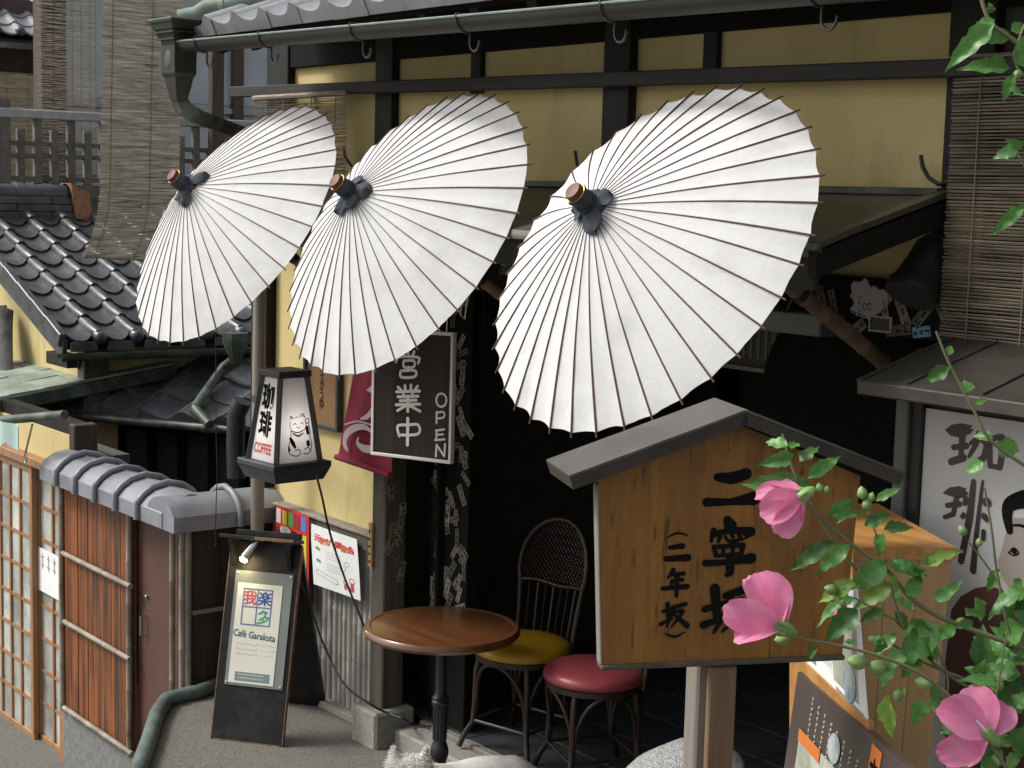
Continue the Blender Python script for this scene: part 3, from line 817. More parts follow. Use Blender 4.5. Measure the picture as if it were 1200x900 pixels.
# ridge: stacked flat tiles under round cover tiles, with a copper end
RX, RZ = rp(VL, 0).x, rp(VL, 0).z
RYE = onx(80, 232, RX).y
for j in range(3):
    for i in range(4):
        y0 = 3.7 + i * .46 + (j % 2) * .2
        hbox('ridge_course', RX - .10 + j * .008, RX + .10 - j * .008, y0, min(y0 + .455, RYE), RZ - .03 + j * .055, RZ + .022 + j * .055, 'tile', .006, mroof)
for i in range(4):
    a = V((RX, 3.6 + i * .40, RZ + .15)); b = a + V((0, .395, 0)); b.y = min(b.y, RYE)
    MB().tube([a, b], .075, 14).build('ridge_tile', MT['tile'], mroof, 50)
    MB().tube([b - V((0, .03, 0)), b + V((0, .03, 0))], .086, 14).build('ridge_roll', MT['tile'], mroof, 50)
MB().hexa([V((RX - .12, RYE + .01, RZ - .02)), V((RX + .13, RYE + .01, RZ - .02)), V((RX + .13, RYE + .14, RZ - .04)), V((RX - .12, RYE + .14, RZ - .04))],
          [V((RX - .10, RYE - .02, RZ + .24)), V((RX + .10, RYE - .02, RZ + .24)), V((RX + .11, RYE + .12, RZ + .17)), V((RX - .11, RYE + .12, RZ + .17))]).build('ridge_end', MT['rust'], mroof)
# green copper pent roof over the door
CX = -9.93
ca = onx(-30, 471, CX); cb = onx(205, 425, CX)
ce = cb - ca
cslope = V((0, ce.y, ce.z))
cn = V((0, -ce.z, ce.y)).normalized()
for i in range(6):                                         # folded copper strips, seams running along the street
    a = ca + ce * (i / 6) + cn * .0; b = ca + ce * ((i + 1) / 6)
    if b.y > GY + .02 and False: break
    L = V((-2.6, 0, 0))
    MB().hexa([a - cn * .02, a + L - cn * .02, b + L - cn * .02, b - cn * .02], [a + cn * .004, a + L + cn * .004, b + L, b]).build('copper_strip', MT['copper_roof'], house)
    for q in (.35 + .3 * (i % 2), 1.1, 1.75):
        p = a + V((-q, 0, 0)); r_ = b + V((-q, 0, 0))
        MB().bar(p + cn * .006, r_ + cn * .006, .012, .006, up=cn).build('copper_seam', MT['copper_roof'], house)
MB().bar(ca - cn * .055 + V((.01, 0, 0)), cb - cn * .055 + V((.01, 0, 0)), .035, .085, up=cn, bev=.004).build('pent_fascia', MT['copper_dark'], house)
MB().hexa([ca - cn * .13 + V((-.05, 0, 0)), ca - cn * .13 + V((-2.5, 0, 0)), cb - cn * .13 + V((-2.5, 0, 0)), cb - cn * .13 + V((-.05, 0, 0))],
          [ca - cn * .022 + V((-.05, 0, 0)), ca - cn * .022 + V((-2.5, 0, 0)), cb - cn * .022 + V((-2.5, 0, 0)), cb - cn * .022 + V((-.05, 0, 0))]).build('pent_soffit', MT['darkwood'], house)
tb = onp(12, 398, V((0, 4.12, 0)), V((0, 1, 0)))
sl_ = MB()
def slab(u, v):
    z = tb.z + .21 - .44 * v; wd = .10 + .10 * v
    return V((tb.x + .02 + .16 * v ** 1.4 + (u - .5) * wd * 2 - .06, 4.06 - .10 * v + .03 * math.sin(u * 7), z + .03 * math.sin(u * math.pi)))
sl_.sheet(slab, 8, 10, .045, (0, -1, 0))
tag(sl_.build('weathered_slab', MT['tarp'], None, 50), 'dark curled weathered slab leaning against yellow gable above copper roof', 'slab')
# wall above and around the lattice door
DY = 3.56
dz0 = ony(35, 877, DY).z
dr = ony(78, 700, DY).x
dt = ony(40, 540, DY).z
hbox('door_wall', -12.2, dr + .02, DY + .04, DY + .12, dt + .02, ony(60, 503, DY + .04).z, 'plaster')
hbox('door_wall_head', -12.2, dr + .02, DY + .05, DY + .13, ony(60, 503, DY + .04).z, ony(60, 488, DY + .04).z, 'darkwood')
hbox('inner_wall', -12.2, dr - .02, DY + .3, DY + .4, -.9, .9, 'room')
hbox('door_lintel', -12.2, dr + .02, DY - .03, DY + .08, dt - .03, dt + .022, 'doorwood', .004)
hbox('door_frame', dr - .07, dr, DY - .02, DY + .09, -.9, dt - .03, 'doorwood', .004)
hbox('door_sill', -12.2, dr, DY - .05, DY + .1, -.92, dz0, 'foundation', .006)
hbox('wall_post', dr + .0, dr + .08, DY + .02, DY + .16, dt + .03, ony(60, 488, DY + .04).z, 'brownpost', .006)
# sliding lattice doors
def lattice(x0, x1, y, cols_, rails, name='lattice_door'):
    d_ = hbox(name, x0, x1, y - .002, y + .03, dz0, dz0 + .11, 'doorwood', .004)
    sw = .045
    for a in (x0, x1 - sw):
        hbox('stile', a, a + sw, y - .004, y + .034, dz0 + .11, dt - .03, 'doorwood', .003, d_)
    hbox('top_rail', x0 + sw, x1 - sw, y - .002, y + .03, dt - .08, dt - .03, 'doorwood', .003, d_)
    xs = [x0 + sw] + [x0 + sw + (x1 - x0 - 2 * sw) * (i + 1) / cols_ for i in range(cols_)]
    zs = [dz0 + .11] + [dz0 + .11 + (dt - .08 - dz0 - .11) * (i + 1) / rails for i in range(rails)]
    for x in xs[1:-1]:
        hbox('muntin', x - .012, x + .012, y, y + .026, dz0 + .11, dt - .08, 'doorwood', 0, d_)
    for z in zs[1:-1]:
        hbox('muntin', x0 + sw, x1 - sw, y + .003, y + .024, z - .010, z + .010, 'doorwood', 0, d_)
    for i in range(cols_):
        for j in range(rails):
            hbox('pane', xs[i], xs[i + 1], y + .012, y + .016, zs[j], zs[j + 1], 'doorglass', 0, d_)
    return d_
x1 = dr - .072; xw = ony(36, 700, DY).x
d1 = lattice(xw, x1, DY + .04, 2, 8)
d2 = lattice(xw - .72, xw + .04, DY, 4, 8)
lattice(xw - 1.4, xw - .70, DY + .04, 4, 8)
na = ony(43, 640, DY + .03); nb = ony(68, 704, DY + .03)
nt_ = MB().box(na.x, nb.x, DY + .035, DY + .037, nb.z, na.z).build('notice', MT['whitepaper'], None)
tag(nt_, 'white paper notice stuck on the lattice door glass', 'notice')
for k in range(3):
    cxx = na.x + (nb.x - na.x) * (.25 + .28 * k)
    at(MB().stroke([(-.02, .03), (.02, .03)], [.008, .008]).stroke([(0, .05), (0, -.04)], [.008, .008], .0004).stroke([(-.02, -.02), (.02, -.02)], [.008, .008], .0008), cxx, (na.z * .7 + nb.z * .3), DY + .033).build('notice_mark', MT['ink_grey'], nt_)
# pale scalloped valance at the edge of the picture
va = ony(-30, 500, DY - .30); vb = ony(22, 506, DY - .30)
def val(u, v):
    x = va.x + (vb.x - va.x) * u
    zb_ = -.115 - .03 * abs(math.sin(u * math.pi * 4.0))
    return V((x, va.y + .02 * math.sin(u * 16), vb.z + .03 + zb_ * v))
tag(MB().sheet(val, 36, 4, .003, (0, -1, 0)).build('valance', MT['valance'], None, 60), 'pale green scalloped cloth valance hanging over lattice door', 'valance')
# gutter pipe in front of it, with a hanging strap
pA = ony(-40, 496, DY - .34); pN = ony(76, 486, 3.36); pB = V(atd(74, 486, 10.6))
MB().tube([pA, pN], .026, 10).build('gutter_pipe', MT['copper_dark'], house, 60)
pC = onz(276, 504.5, pB.z)
MB().tube([pB, pC], .030, 10).build('gutter_pipe', MT['copper_dark'], house, 60)
for t in (.0, .06, .82):
    p = pB.lerp(pC, t); MB().tube([p, p + (pC - pB).normalized() * .035], .037, 10).build('pipe_clip', MT['tile'], house, 60)
sa = ony(38, 497, DY - .25); sb = ony(30, 530, DY - .25)
MB().tube([sa, sb], .006, 6).build('strap', MT['chrome'], house)
MB().tube([sb + V((.018 * math.sin(a), 0, .03 * math.cos(a) - .03)) for a in [i * .7 for i in range(10)]], .004, 6).build('strap_hook', MT['chrome'], house, 60)
# low roof of wavy dark tiles and the glazed wall beneath it
ed = (pC - pB); ed.z = 0; edl = ed.length; ed.normalize()
back = V((-ed.y, ed.x, 0))
LP = math.radians(20)
lup = back * math.cos(LP) + V((0, 0, math.sin(LP)))
e0 = pB + V((0, 0, .045)) + back * .02
PROF2 = [(q * 1.22, z * 1.25) for q, z in ((0, .030), (.03, .024), (.07, .004), (.12, -.014), (.16, -.016), (.19, -.004), (.22, .018), (.245, .030), (.26, .034))]
t_low = tile_mesh('roof_tile', MT['tile_dark'], length=.34, th=.02, prof=PROF2)
t_low_e = tile_mesh('roof_tile', MT['tile_dark'], length=.34, th=.02, prof=PROF2, skirt=.03)
ln = ed.cross(lup)
lroof = MB().hexa([e0 + ed * -.1 - ln * .06, e0 + ed * 1.75 - ln * .06, e0 + ed * 1.75 + lup * 1.3 - ln * .06, e0 - ed * .1 + lup * 1.3 - ln * .06],
                  [e0 + ed * -.1 - ln * .025, e0 + ed * 1.75 - ln * .025, e0 + ed * 1.75 + lup * 1.3 - ln * .025, e0 - ed * .1 + lup * 1.3 - ln * .025]).build('low_roof', MT['darkwood'], house)
for c in range(7):
    for r in range(5):
        lay(t_low if r else t_low_e, 'roof_tile', lroof, e0 + ed * (c * .315 - .02) + lup * (r * .26 - .03), ed, lup, .006)
wa = e0 + back * .30
def lw(u, h, out=0):
    return V((wa.x, wa.y, 0)) + ed * u + V((0, 0, h)) - back * out
for i in range(8):
    MB().bar(lw(i * .235, -.9), lw(i * .235, e0.z + .02), .05, .05, up=back).build('mullion', MT['blackwood'], house)
for h in (.45, e0.z - .12):
    MB().bar(lw(-.1, h), lw(1.75, h), .04, .06).build('window_rail', MT['blackwood'], house)
for i in range(7):
    for h0, h1 in ((-.9, .45), (.45, e0.z - .12)):
        MB().hexa([lw(i * .235, h0, -.01), lw(i * .235 + .235, h0, -.01), lw(i * .235 + .235, h0, -.02), lw(i * .235, h0, -.02)],
                  [lw(i * .235, h1, -.01), lw(i * .235 + .235, h1, -.01), lw(i * .235 + .235, h1, -.02), lw(i * .235, h1, -.02)]).build('window_pane', MT['darkglass'], house)
# rain head and slanting downpipe above the low roof
def low(px, py, h=.06):
    return onp(px, py, e0 + ln * h, ln)
h0_ = low(279, 418, .22); h1_ = low(262, 430, .12); h2_ = low(228, 478, .07); h3_ = low(246, 498, .05)
MB().tube([h0_, h1_, h1_.lerp(h2_, .5), h2_], .032, 10).build('low_downpipe', MT['copper_dark'], house, 60)
MB().tube([h2_, h3_], .030, 10).build('low_downpipe', MT['copper_dark'], house, 60)
q = low(276, 408, .3)
MB().lathe([(.035, -.10), (.05, -.05), (.085, .03), (.09, .10)], q, (0, 0, 1), 8).build('low_rain_head', MT['copper_dark'], house, 30)
MB().tube([ony(284, 470, 3.95), ony(277, 485, 3.93), ony(276, 520, 3.93), ony(277, 560, 3.93)], .05, 10).build('side_downpipe', MT['ironblack'], house, 60)

# ------------------------------------------------------------------ the house with the balcony, further back
BX = -12.4
bal = thing('balcony_house', 'grey walled upper floor behind a weathered wooden balcony railing', 'building', V((BX, 5.5, -.9)))
def bbox(name, x0, x1, y0, y1, z0, z1, m, bev=0, parent=None):
    return MB().box(x0, x1, y0, y1, z0, z1, bev).build(name, MT[m], parent or bal)
ra = onx(-5, 142, BX); rb = onx(250, 140, BX)
zr = (ra.z + rb.z) / 2
zlow = onx(60, 216, BX).z
bbox('balcony_floor', BX - 1.2, BX + .05, ra.y - .3, rb.y + 1.5, zlow - .12, zlow, 'railwood')
bbox('top_rail', BX - .04, BX + .05, ra.y - .2, rb.y + .6, zr - .02, zr + .055, 'railtop', .01)
for h in (.42, .60, .08):
    z = zr - (zr - zlow) * (1 - h)
    bbox('cross_rail', BX - .02, BX + .02, ra.y - .2, rb.y + .6, z - .018, z + .018, 'railwood', .004)
for i in range(20):
    y = onx(4, 180, BX).y + i * .135
    tall = i % 2 == 0
    if y < rb.y + .6:
        bbox('newel' if i == 0 else 'baluster', BX - .028, BX + .03, y - (.05 if i == 0 else .03), y + (.05 if i == 0 else .03), zlow, zr + .13 if i == 0 else (zr - .02 if tall else zr - .10), 'railwood', .006)
WX = BX - 1.2
bbox('wall', WX - .1, WX, 3.5, 12, -.9, zlow, 'room')
wy = onx(58, 100, WX).y
bbox('wall_post', WX - .11, WX + .08, wy - .10, wy, zlow, 6, 'brownpost', .006)
bbox('wall', WX - .1, WX, wy, 12, zlow, 6, 'greywall')
for i in range(8):
    y = wy + .02 + i * .85
    bbox('wall_post', WX + .0, WX + .08, y, y + .10, zlow, 6, 'brownpost', .006)
    bbox('window_bar', WX + .001, WX + .05, y + .1, y + .85, 3.12, 3.17, 'railtop')
for i in range(7):
    y = wy + .12 + i * .85
    bbox('window_pane', WX + .002, WX + .012, y, y + .75, 3.2, 5.6, 'greywall')
yy = onx(250, 120, BX + .1).y
bbox('porch_post', BX + .1, BX + .18, yy - .05, yy + .06, 1.6, 5, 'brownpost', .006)

# ------------------------------------------------------------------ a farther house at the left edge
FXX = -16.5
far = thing('far_house', 'farther house with pale tiled eave above a tan reed screen', 'building', V((FXX, 5.5, -.9)))
fe = onx(20, 40, FXX)
fpit = math.radians(26)
fyd = V((-math.cos(fpit), 0, math.sin(fpit)))
fr = MB().hexa([V((FXX, fe.y - 2, fe.z - .1)), V((FXX, fe.y + 3, fe.z - .1)), V((FXX, fe.y + 3, fe.z - .1)) + fyd * 3, V((FXX, fe.y - 2, fe.z - .1)) + fyd * 3],
               [V((FXX, fe.y - 2, fe.z - .06)), V((FXX, fe.y + 3, fe.z - .06)), V((FXX, fe.y + 3, fe.z - .06)) + fyd * 3, V((FXX, fe.y - 2, fe.z - .06)) + fyd * 3]).build('eave_roof', MT['darkwood'], far)
t_far = tile_mesh('roof_tile', MT['tile_eave'], length=.30, th=.02)
for c in range(9):
    for r in range(4):
        lay(t_far, 'roof_tile', fr, V((FXX, fe.y - .9 + c * TW, fe.z)) + fyd * (r * .24), (0, 1, 0), fyd)
    MB().lathe([(.0, -.02), (.03, -.015), (.048, 0), (.05, .05)], V((FXX + .01, fe.y - .9 + c * TW + .2, fe.z + .02)), fyd, 10, cap=False).build('eave_cap', MT['tile_dark'], fr, 50)
MB().box(FXX - .02, FXX + .06, fe.y - 2, fe.y + 3, fe.z - .15, fe.z - .09).build('gutter', MT['copper_dark'], far)
MB().box(FXX - .6, FXX - .5, fe.y - 2, fe.y + 4, -.9, fe.z + .4).build('wall', MT['brownpost'], far)
MB().box(FXX - .5, FXX - .4, fe.y - 2, fe.y + 4, fe.z - .62, fe.z - .50).build('lintel', MT['darkwood'], far)

# ------------------------------------------------------------------ hanging reed screens
def screen(name, label, tl, tr, h, m, n_reed, cords, curl=None, th=.004, gap=.75, see=1.0, back=None, group='reed screens hung from the eaves', jit=.004, rag=1.0):
    tl = V(tl); tr = V(tr); d = tr - tl; nn = V((d.y, -d.x, 0)).normalized()
    s = thing(name, label, 'blind', V(((tl.x + tr.x) / 2, (tl.y + tr.y) / 2, tl.z - h)), group)
    r = random.Random(sum(map(ord, label)))
    reeds = MB()
    def pt(u, v):
        p = tl + d * u + V((0, 0, -h * v))
        if curl: p += curl(u, v)
        return p
    for i in range(n_reed):
        v = (i + .5) / n_reed
        a = r.uniform(-.012, .006) * rag; b = 1 + r.uniform(-.006, .012) * rag
        ph = r.uniform(0, 6); am = jit * r.uniform(.2, 1)
        pts = [pt(a + (b - a) * k / 5, v) + V((0, 0, am * math.sin(ph + k * 1.3))) for k in range(6)]
        reeds.tube(pts, th * r.uniform(.75, 1.15) * gap, 3, cap=False)
    tag(reeds.build('reeds', MT[m], s, 60), kind='stuff')
    for u in cords:
        MB().tube([pt(u, k / 12) + nn * .006 for k in range(13)], .0022, 4).build('cord', MT['cord'], s)
    MB().tube([pt(-.01, 0), pt(.5, 0), pt(1.01, 0)], .012, 6).build('head_pole', MT['reed_grey'], s)
    MB().tube([pt(-.01, 1), pt(.5, 1), pt(1.01, 1)], .009, 6).build('foot_pole', MT['reed_grey'], s)
    return s
def plane_screen(px0, px1, py0, py1, X):
    a = onx(px0, 0, X); b = onx(px1, 0, X)
    return a, b
# big one in front of the tiled roof
SX = -9.15
a = onx(122, 150, SX); b = onx(214, 150, SX); zb1 = onx(140, 300, SX).z; zt1 = onx(160, -25, SX).z
screen('reed_blind', 'broad weathered reed blind curling out at its foot above grey tiled roof', V((SX, a.y, zt1)), V((SX, b.y, zt1)), zt1 - zb1, 'reed', 290, (.12, .62),
       curl=lambda u, v: V((0, -.035 * v, 0)) + (V((.02, -.10, .0)) * ((v - .75) / .25) ** 2 + V((0, 0, -.03 * u * ((v - .75) / .25))) if v > .75 else V((0, 0, 0))), th=.0045, gap=.92, jit=.005)
a = onx(42, 70, BX - .35); b = onx(112, 70, BX - .35); zb1 = onx(70, 205, BX - .35).z; zt1 = onx(70, -30, BX - .35).z
screen('reed_blind', 'thin see-through reed blind hanging behind the balcony railing', V((BX - .35, a.y, zt1)), V((BX - .35, b.y, zt1)), zt1 - zb1, 'reed', 200, (.0, .15, .3, .45, .6, .75, .9, 1.0), th=.0045, gap=.60, jit=.012)
a = onx(-10, 150, FXX + .1); b = onx(50, 150, FXX + .1); zt1 = onx(20, 84, FXX + .1).z; zb1 = onx(20, 215, FXX + .1).z
screen('reed_blind', 'light tan reed screen under the farther tiled eave', V((FXX - .2, a.y - .3, zt1)), V((FXX - .2, b.y + .3, zt1)), zt1 - zb1, 'reed_light', 130, (.1, .3, .5, .7, .9), th=.006, gap=.95)
# small one on the cafe front, behind the first parasol
a = ony(298, 115, 3.86); b = ony(406, 115, 3.86); zb1 = ony(380, 330, 3.86).z
screen('bamboo_blind', 'short bamboo blind on the yellow cafe wall beside the rain spout', V((a.x, 3.86, a.z)), V((b.x, 3.86, a.z)), .47, 'reed_grey', 60, (.1, .35, .65, .9), th=.0032, gap=.9)
# ================================================================== THE PARASOLS
def axis_frame(c, a):
    z = V(a).normalized(); x = V((0, 0, 1)).cross(z).normalized(); y = z.cross(x)
    m_ = Matrix((x, y, z)).transposed().to_4x4(); m_.translation = c
    return m_
PR, PH, NR = .60, .268, 38
def ph(t):                                                 # height of the canopy at radius fraction t
    return PH * (1 - t) + .016 * math.sin(math.pi * t)
rib_len = [(.07, .0008), (.3, .0014), (.65, .0024), (1.024, .0031)]
def rib_mesh():
    mb = MB(); rings = []
    pts = [(t, w_) for t, w_ in rib_len]
    fine = []
    for i in range(len(pts) - 1):
        for k in range(4):
            s = k / 4; fine.append((pts[i][0] * (1 - s) + pts[i + 1][0] * s, pts[i][1] * (1 - s) + pts[i + 1][1] * s))
    fine.append(pts[-1])
    vs = []
    for t, w_ in fine:
        z = ph(t) + .0005
        vs += [(PR * t, -w_, z), (PR * t, w_, z), (PR * t, w_ * .7, z + .0008 + w_ * .8), (PR * t, -w_ * .7, z + .0008 + w_ * .8)]
    fs = []
    for i in range(len(fine) - 1):
        for j in range(4):
            a = i * 4 + j; b = i * 4 + (j + 1) % 4; fs.append((a, b, b + 4, a + 4))
    fs += [(3, 2, 1, 0), tuple(range(len(vs) - 4, len(vs)))]
    return mb.add(vs, fs).mesh('rib', MT['rib'])
ribm = rib_mesh()
under = MB().bar((.03, 0, ph(.03) - .14), (PR * .55, 0, ph(.55) - .012), .006, .005).mesh('stretcher', MT['rib'])
def parasol(label, c, az, el, seed):
    az = math.radians(az); el = math.radians(el)
    a = V((math.cos(el) * math.cos(az), math.cos(el) * math.sin(az), math.sin(el)))
    t = thing('paper_parasol', label, 'parasol', axis_frame(V(c), a), 'white paper parasols over the cafe front')
    r = random.Random(seed); sub = 6; nr = 16
    N = NR * sub
    vs = []; fs = []
    sag = [r.uniform(.6, 1.4) for _ in range(NR)]; ragged = [r.uniform(-.006, .006) for _ in range(NR)]
    for i in range(nr + 1):
        tt = .045 + .955 * i / nr
        for j in range(N):
            s_ = j // sub; f = (j % sub) / sub
            w_ = math.sin(math.pi * f)
            ang = 2 * math.pi * (s_ + f) / NR
            rim = (1 - .016 * w_ * sag[s_] + (ragged[s_] * w_)) if i == nr else 1 - .016 * w_ * sag[s_] * (tt ** 8)
            rad = PR * tt * rim
            z = ph(tt) - .0045 * w_ * sag[s_] * tt ** .8 + (.0018 * noise.noise(V((ang * 30, tt * 9, seed))) + .0016 * noise.noise(V((ang * 80, tt * 3, seed + 5)))) * tt
            vs.append((rad * math.cos(ang), rad * math.sin(ang), z))
    for i in range(nr):
        for j in range(N):
            a0 = i * N + j; b0 = i * N + (j + 1) % N
            fs.append((a0, b0, b0 + N, a0 + N))
    cm = MB().add(vs, fs)
    can = cm.build('canopy', MT['paper'], t, 28, local=True)
    for k in range(NR):
        m_ = W[t] @ Matrix.Rotation(2 * math.pi * k / NR + r.uniform(-.008, .008), 4, 'Z')
        put('rib', ribm, None, t, m_)
        if k % 2 == 0: put('stretcher', under, None, t, m_)
    MB().tube([(0, 0, PH + .03), (0, 0, -.30)], .013, 10).build('shaft', MT['bamboo_brown'], t, 60, local=True)
    # cloth cap tied under the wooden finial
    pr = [(.050, -.028), (.040, -.010), (.031, .006), (.029, .016), (.035, .026), (.032, .040), (.034, .052), (.028, .060)]
    cap = MB()
    n = 24
    for i, (q, h) in enumerate(pr):
        for j in range(n):
            an = 2 * math.pi * j / n
            qq = q * (1 + .09 * math.sin(5 * an + i) + .05 * math.sin(9 * an + seed))
            cap.v.append(V((qq * math.cos(an), qq * math.sin(an), PH + h + .004)))
    for i in range(len(pr) - 1):
        for j in range(n):
            a0 = i * n + j; b0 = i * n + (j + 1) % n; cap.f.append((a0, b0, b0 + n, a0 + n))
    cap.f.append(tuple(range((len(pr) - 1) * n, len(pr) * n)))
    cap = cap.build('cloth_cap', MT['capcloth'], t, 60, local=True)
    for k in range(4):
        an = 2 * math.pi * (k + r.uniform(-.25, .25)) / 4 - .9
        ca_, sa_ = math.cos(an), math.sin(an); L = r.uniform(.045, .085); k1, k2 = r.uniform(4, 8), r.uniform(0, 6)
        def flap(u, v):
            rr = .026 + L * v; wd = .052 * (1 - v ** 3) * (.42 + v * .8)
            x, y = rr, (u - .5) * 2 * wd
            z = PH + .004 - rr * .42 + .012 + .007 * math.sin(u * k1 + k2) * (.3 + v) + .010 * math.sin(u * math.pi)
            return V((x * ca_ - y * sa_, x * sa_ + y * ca_, z))
        MB().sheet(flap, 6, 6, .002, (0, 0, 1)).build('cloth_flap', MT['capcloth'], cap, 60, local=True)
    MB().tube([(.034 * math.cos(q), .034 * math.sin(q), PH + .020 + .003 * math.sin(3 * q)) for q in [i * .42 for i in range(16)]], .003, 5).build('tie_cord', MT['capcloth'], cap, 60, local=True)
    MB().lathe([(.024, .058), (.029, .064), (.029, .076), (.025, .083), (.0, .085)], (0, 0, PH), n=20, cap=False).build('finial', MT['finial'], t, 40, local=True)
    MB().tube([(.031 * math.cos(q), .031 * math.sin(q), PH + .066) for q in [i * 2 * math.pi / 20 for i in range(21)]], .0025, 5).build('finial_ring', MT['brass'], t, 60, local=True)
    return t, a
P3, A3 = parasol('white paper parasol above the house-shaped wooden signboard', (-3.605, 3.271, 2.311), 271.2, 31.8, 3)
P2, A2 = parasol('white paper parasol overlapping the black board with white lettering', (-5.002, 3.328, 2.332), 272.4, 30.7, 2)
P1, A1 = parasol('white paper parasol next to the broad reed blind, over grey tiled roof', (-6.234, 3.281, 2.328), 273.5, 33.1, 1)
# bamboo arms that carry them
for pa_, pb_, X, lab in (((930, 338), (1040, 429), -3.30, 'above the framed coffee poster case'), ((556, 322), (612, 366), -4.72, 'under the sticker covered lintel beside the entrance'), ((338, 297), (375, 330), -5.98, 'over the wedge-shaped coffee lantern')):
    a = onx(*pa_, X); b = onx(*pb_, X); d = (b - a).normalized()
    s_ = a - d * .10
    e_ = b + d * .02
    pole = thing('bamboo_pole', 'brown bamboo pole holding a parasol ' + lab, 'pole', e_)
    L = (e_ - s_).length; pts = []; rr = []
    for k in range(7):
        q = s_.lerp(e_, k / 6); pts.append(q); rr.append(.026 if X > -4 else .021)
        if k < 6:
            q = s_.lerp(e_, (k + .55) / 6); pts += [q - d * .008, q, q + d * .008]; rr += [rr[0] * .97, rr[0] * 1.1, rr[0] * .97]
    MB().tube(pts, rr, 12).build('cane', MT['bamboo_brown'], pole, 60)
    q = a + d * .03
    MB().tube([q - d * .012, q + d * .012], rr[0] * 1.15, 12).build('binding', MT['ironblack'], pole, 60)
    MB().tube([s_ + d * .03, V((X - .28, s_.y + .06, s_.z - .26))], .010, 8).build('strut', MT['ironblack'], pole, 60)

# ================================================================== SIGNS
def proj(p):
    d = V(p) - CAM; z = d.dot(FW)
    return 600 + FPX * d.dot(RT) / z, 450 - FPX * d.dot(UP) / z
# ------------------------------------------------------------------ house-shaped wooden signboard
bl = V(atd(706, 779, 3.90)); br = V(onz(987, 767, bl.z))
SM = frame((bl + br) / 2, br - bl, (0, 0, 1))
SI = SM.inverted()
sgn = thing('signboard', 'brown wooden signboard shaped like a house with black brush lettering', 'sign', SM)
sno = (SM.to_3x3() @ V((0, 1, 0)))
def sl(px, py, y=0):                                       # a pixel on the board's plane, in its frame
    q = SI @ onp(px, py, SM @ V((0, y, 0)), sno)
    return q
hw = (br - bl).length / 2
TL = sl(700, 563); TR = sl(1007, 548)
pk = sl(875, 483, -.07)
PK = V((pk.x * .5, 0, pk.z - .035))
tz = (TL.z + TR.z) / 2 - .01
hw2 = (TR.x - TL.x) / 2
xs = [-1, -.62, -.2, .24, .63, 1]
for i in range(5):                                         # the board is made of planks
    a, b = xs[i], xs[i + 1]
    def top(f): return tz + (PK.z - tz) * (1 - abs(f))
    poly = [(a * hw, 0, 0), (b * hw, 0, 0), (b * hw2, 0, top(b)), (a * hw2, 0, top(a))]
    if a < 0 < b: poly = [(a * hw, 0, 0), (b * hw, 0, 0), (b * hw2, 0, top(b)), (0, 0, PK.z), (a * hw2, 0, top(a))]
    MB().prism([V(p) for p in poly], (0, .03, 0)).build('plank', MT['signwood'], sgn, local=True)
MB().bar((-hw - .004, .012, -.006), (hw + .004, .012, -.006), .045, .013, bev=.003).build('bottom_rail', MT['postwood'], sgn, local=True)
MB().bar((-hw - .003, .014, 0), (-hw2 - .003, .014, tz - .01), .034, .006, up=(1, 0, 0), bev=.002).build('edge_strip', MT['postgrey'], sgn, local=True)
lt = sl(668, 560, -.07); rt_ = sl(1060, 556, -.07)
for tip, nm in ((lt, -1), (rt_, 1)):
    a = V((pk.x, 0, pk.z)); b = V((tip.x, 0, tip.z)); d = (b - a); up_ = V((d.z, 0, -d.x)).normalized()
    if up_.z < 0: up_ = -up_
    a0 = a + up_ * .0; b0 = b
    sb_ = MB().hexa([V((a0.x, -.07, a0.z)), V((b0.x, -.07, b0.z)), V((b0.x, .15, b0.z)), V((a0.x, .15, a0.z))], [V((a0.x, -.07, a0.z)) + up_ * .006, V((b0.x, -.07, b0.z)) + up_ * .006, V((b0.x, .15, b0.z)) + up_ * .006, V((a0.x, .15, a0.z)) + up_ * .006])
    rf = sb_.build('roof_sheet', MT['signroof'], sgn, local=True)
    dn = -up_ * .030
    MB().hexa([V((a0.x, -.068, a0.z)) + dn, V((b0.x, -.068, b0.z)) + dn, V((b0.x, .148, b0.z)) + dn, V((a0.x, .148, a0.z)) + dn], [V((a0.x, -.068, a0.z - .0005)), V((b0.x, -.068, b0.z - .0005)), V((b0.x, .148, b0.z - .0005)), V((a0.x, .148, a0.z - .0005))]).build('roof_board', MT['signroof_wood'], sgn, local=True)
px0 = sl(818, 790, .03).x; px1 = sl(860, 790, .03).x
MB().box(px0, px1, .032, .12, -bl.z + .0, PK.z - .05, .006).build('post', MT['postgrey'], sgn, local=True)
MB().box(px0 + .022, px1 - .001, .006, .03, -bl.z + .0, -.02, .004).build('post_facing', MT['postbrown'], sgn, local=True)
def brush(parent, strokes, conv, m, lift0, k, wk):         # strokes given where the photograph shows them
    mb = MB()
    for i, (pts, ws) in enumerate(strokes):
        mb.stroke([conv(*p) for p in pts], [w_ * wk for w_ in ws], lift0 + i * .00015)
    return mb.build('lettering', m, parent, local=True)
sc = 160 / 655
cv = lambda x, y: (lambda q: (q.x, q.z))(sl(760 + x * sc, 540 + y * sc))
wk = sc * .00222 * 1.42
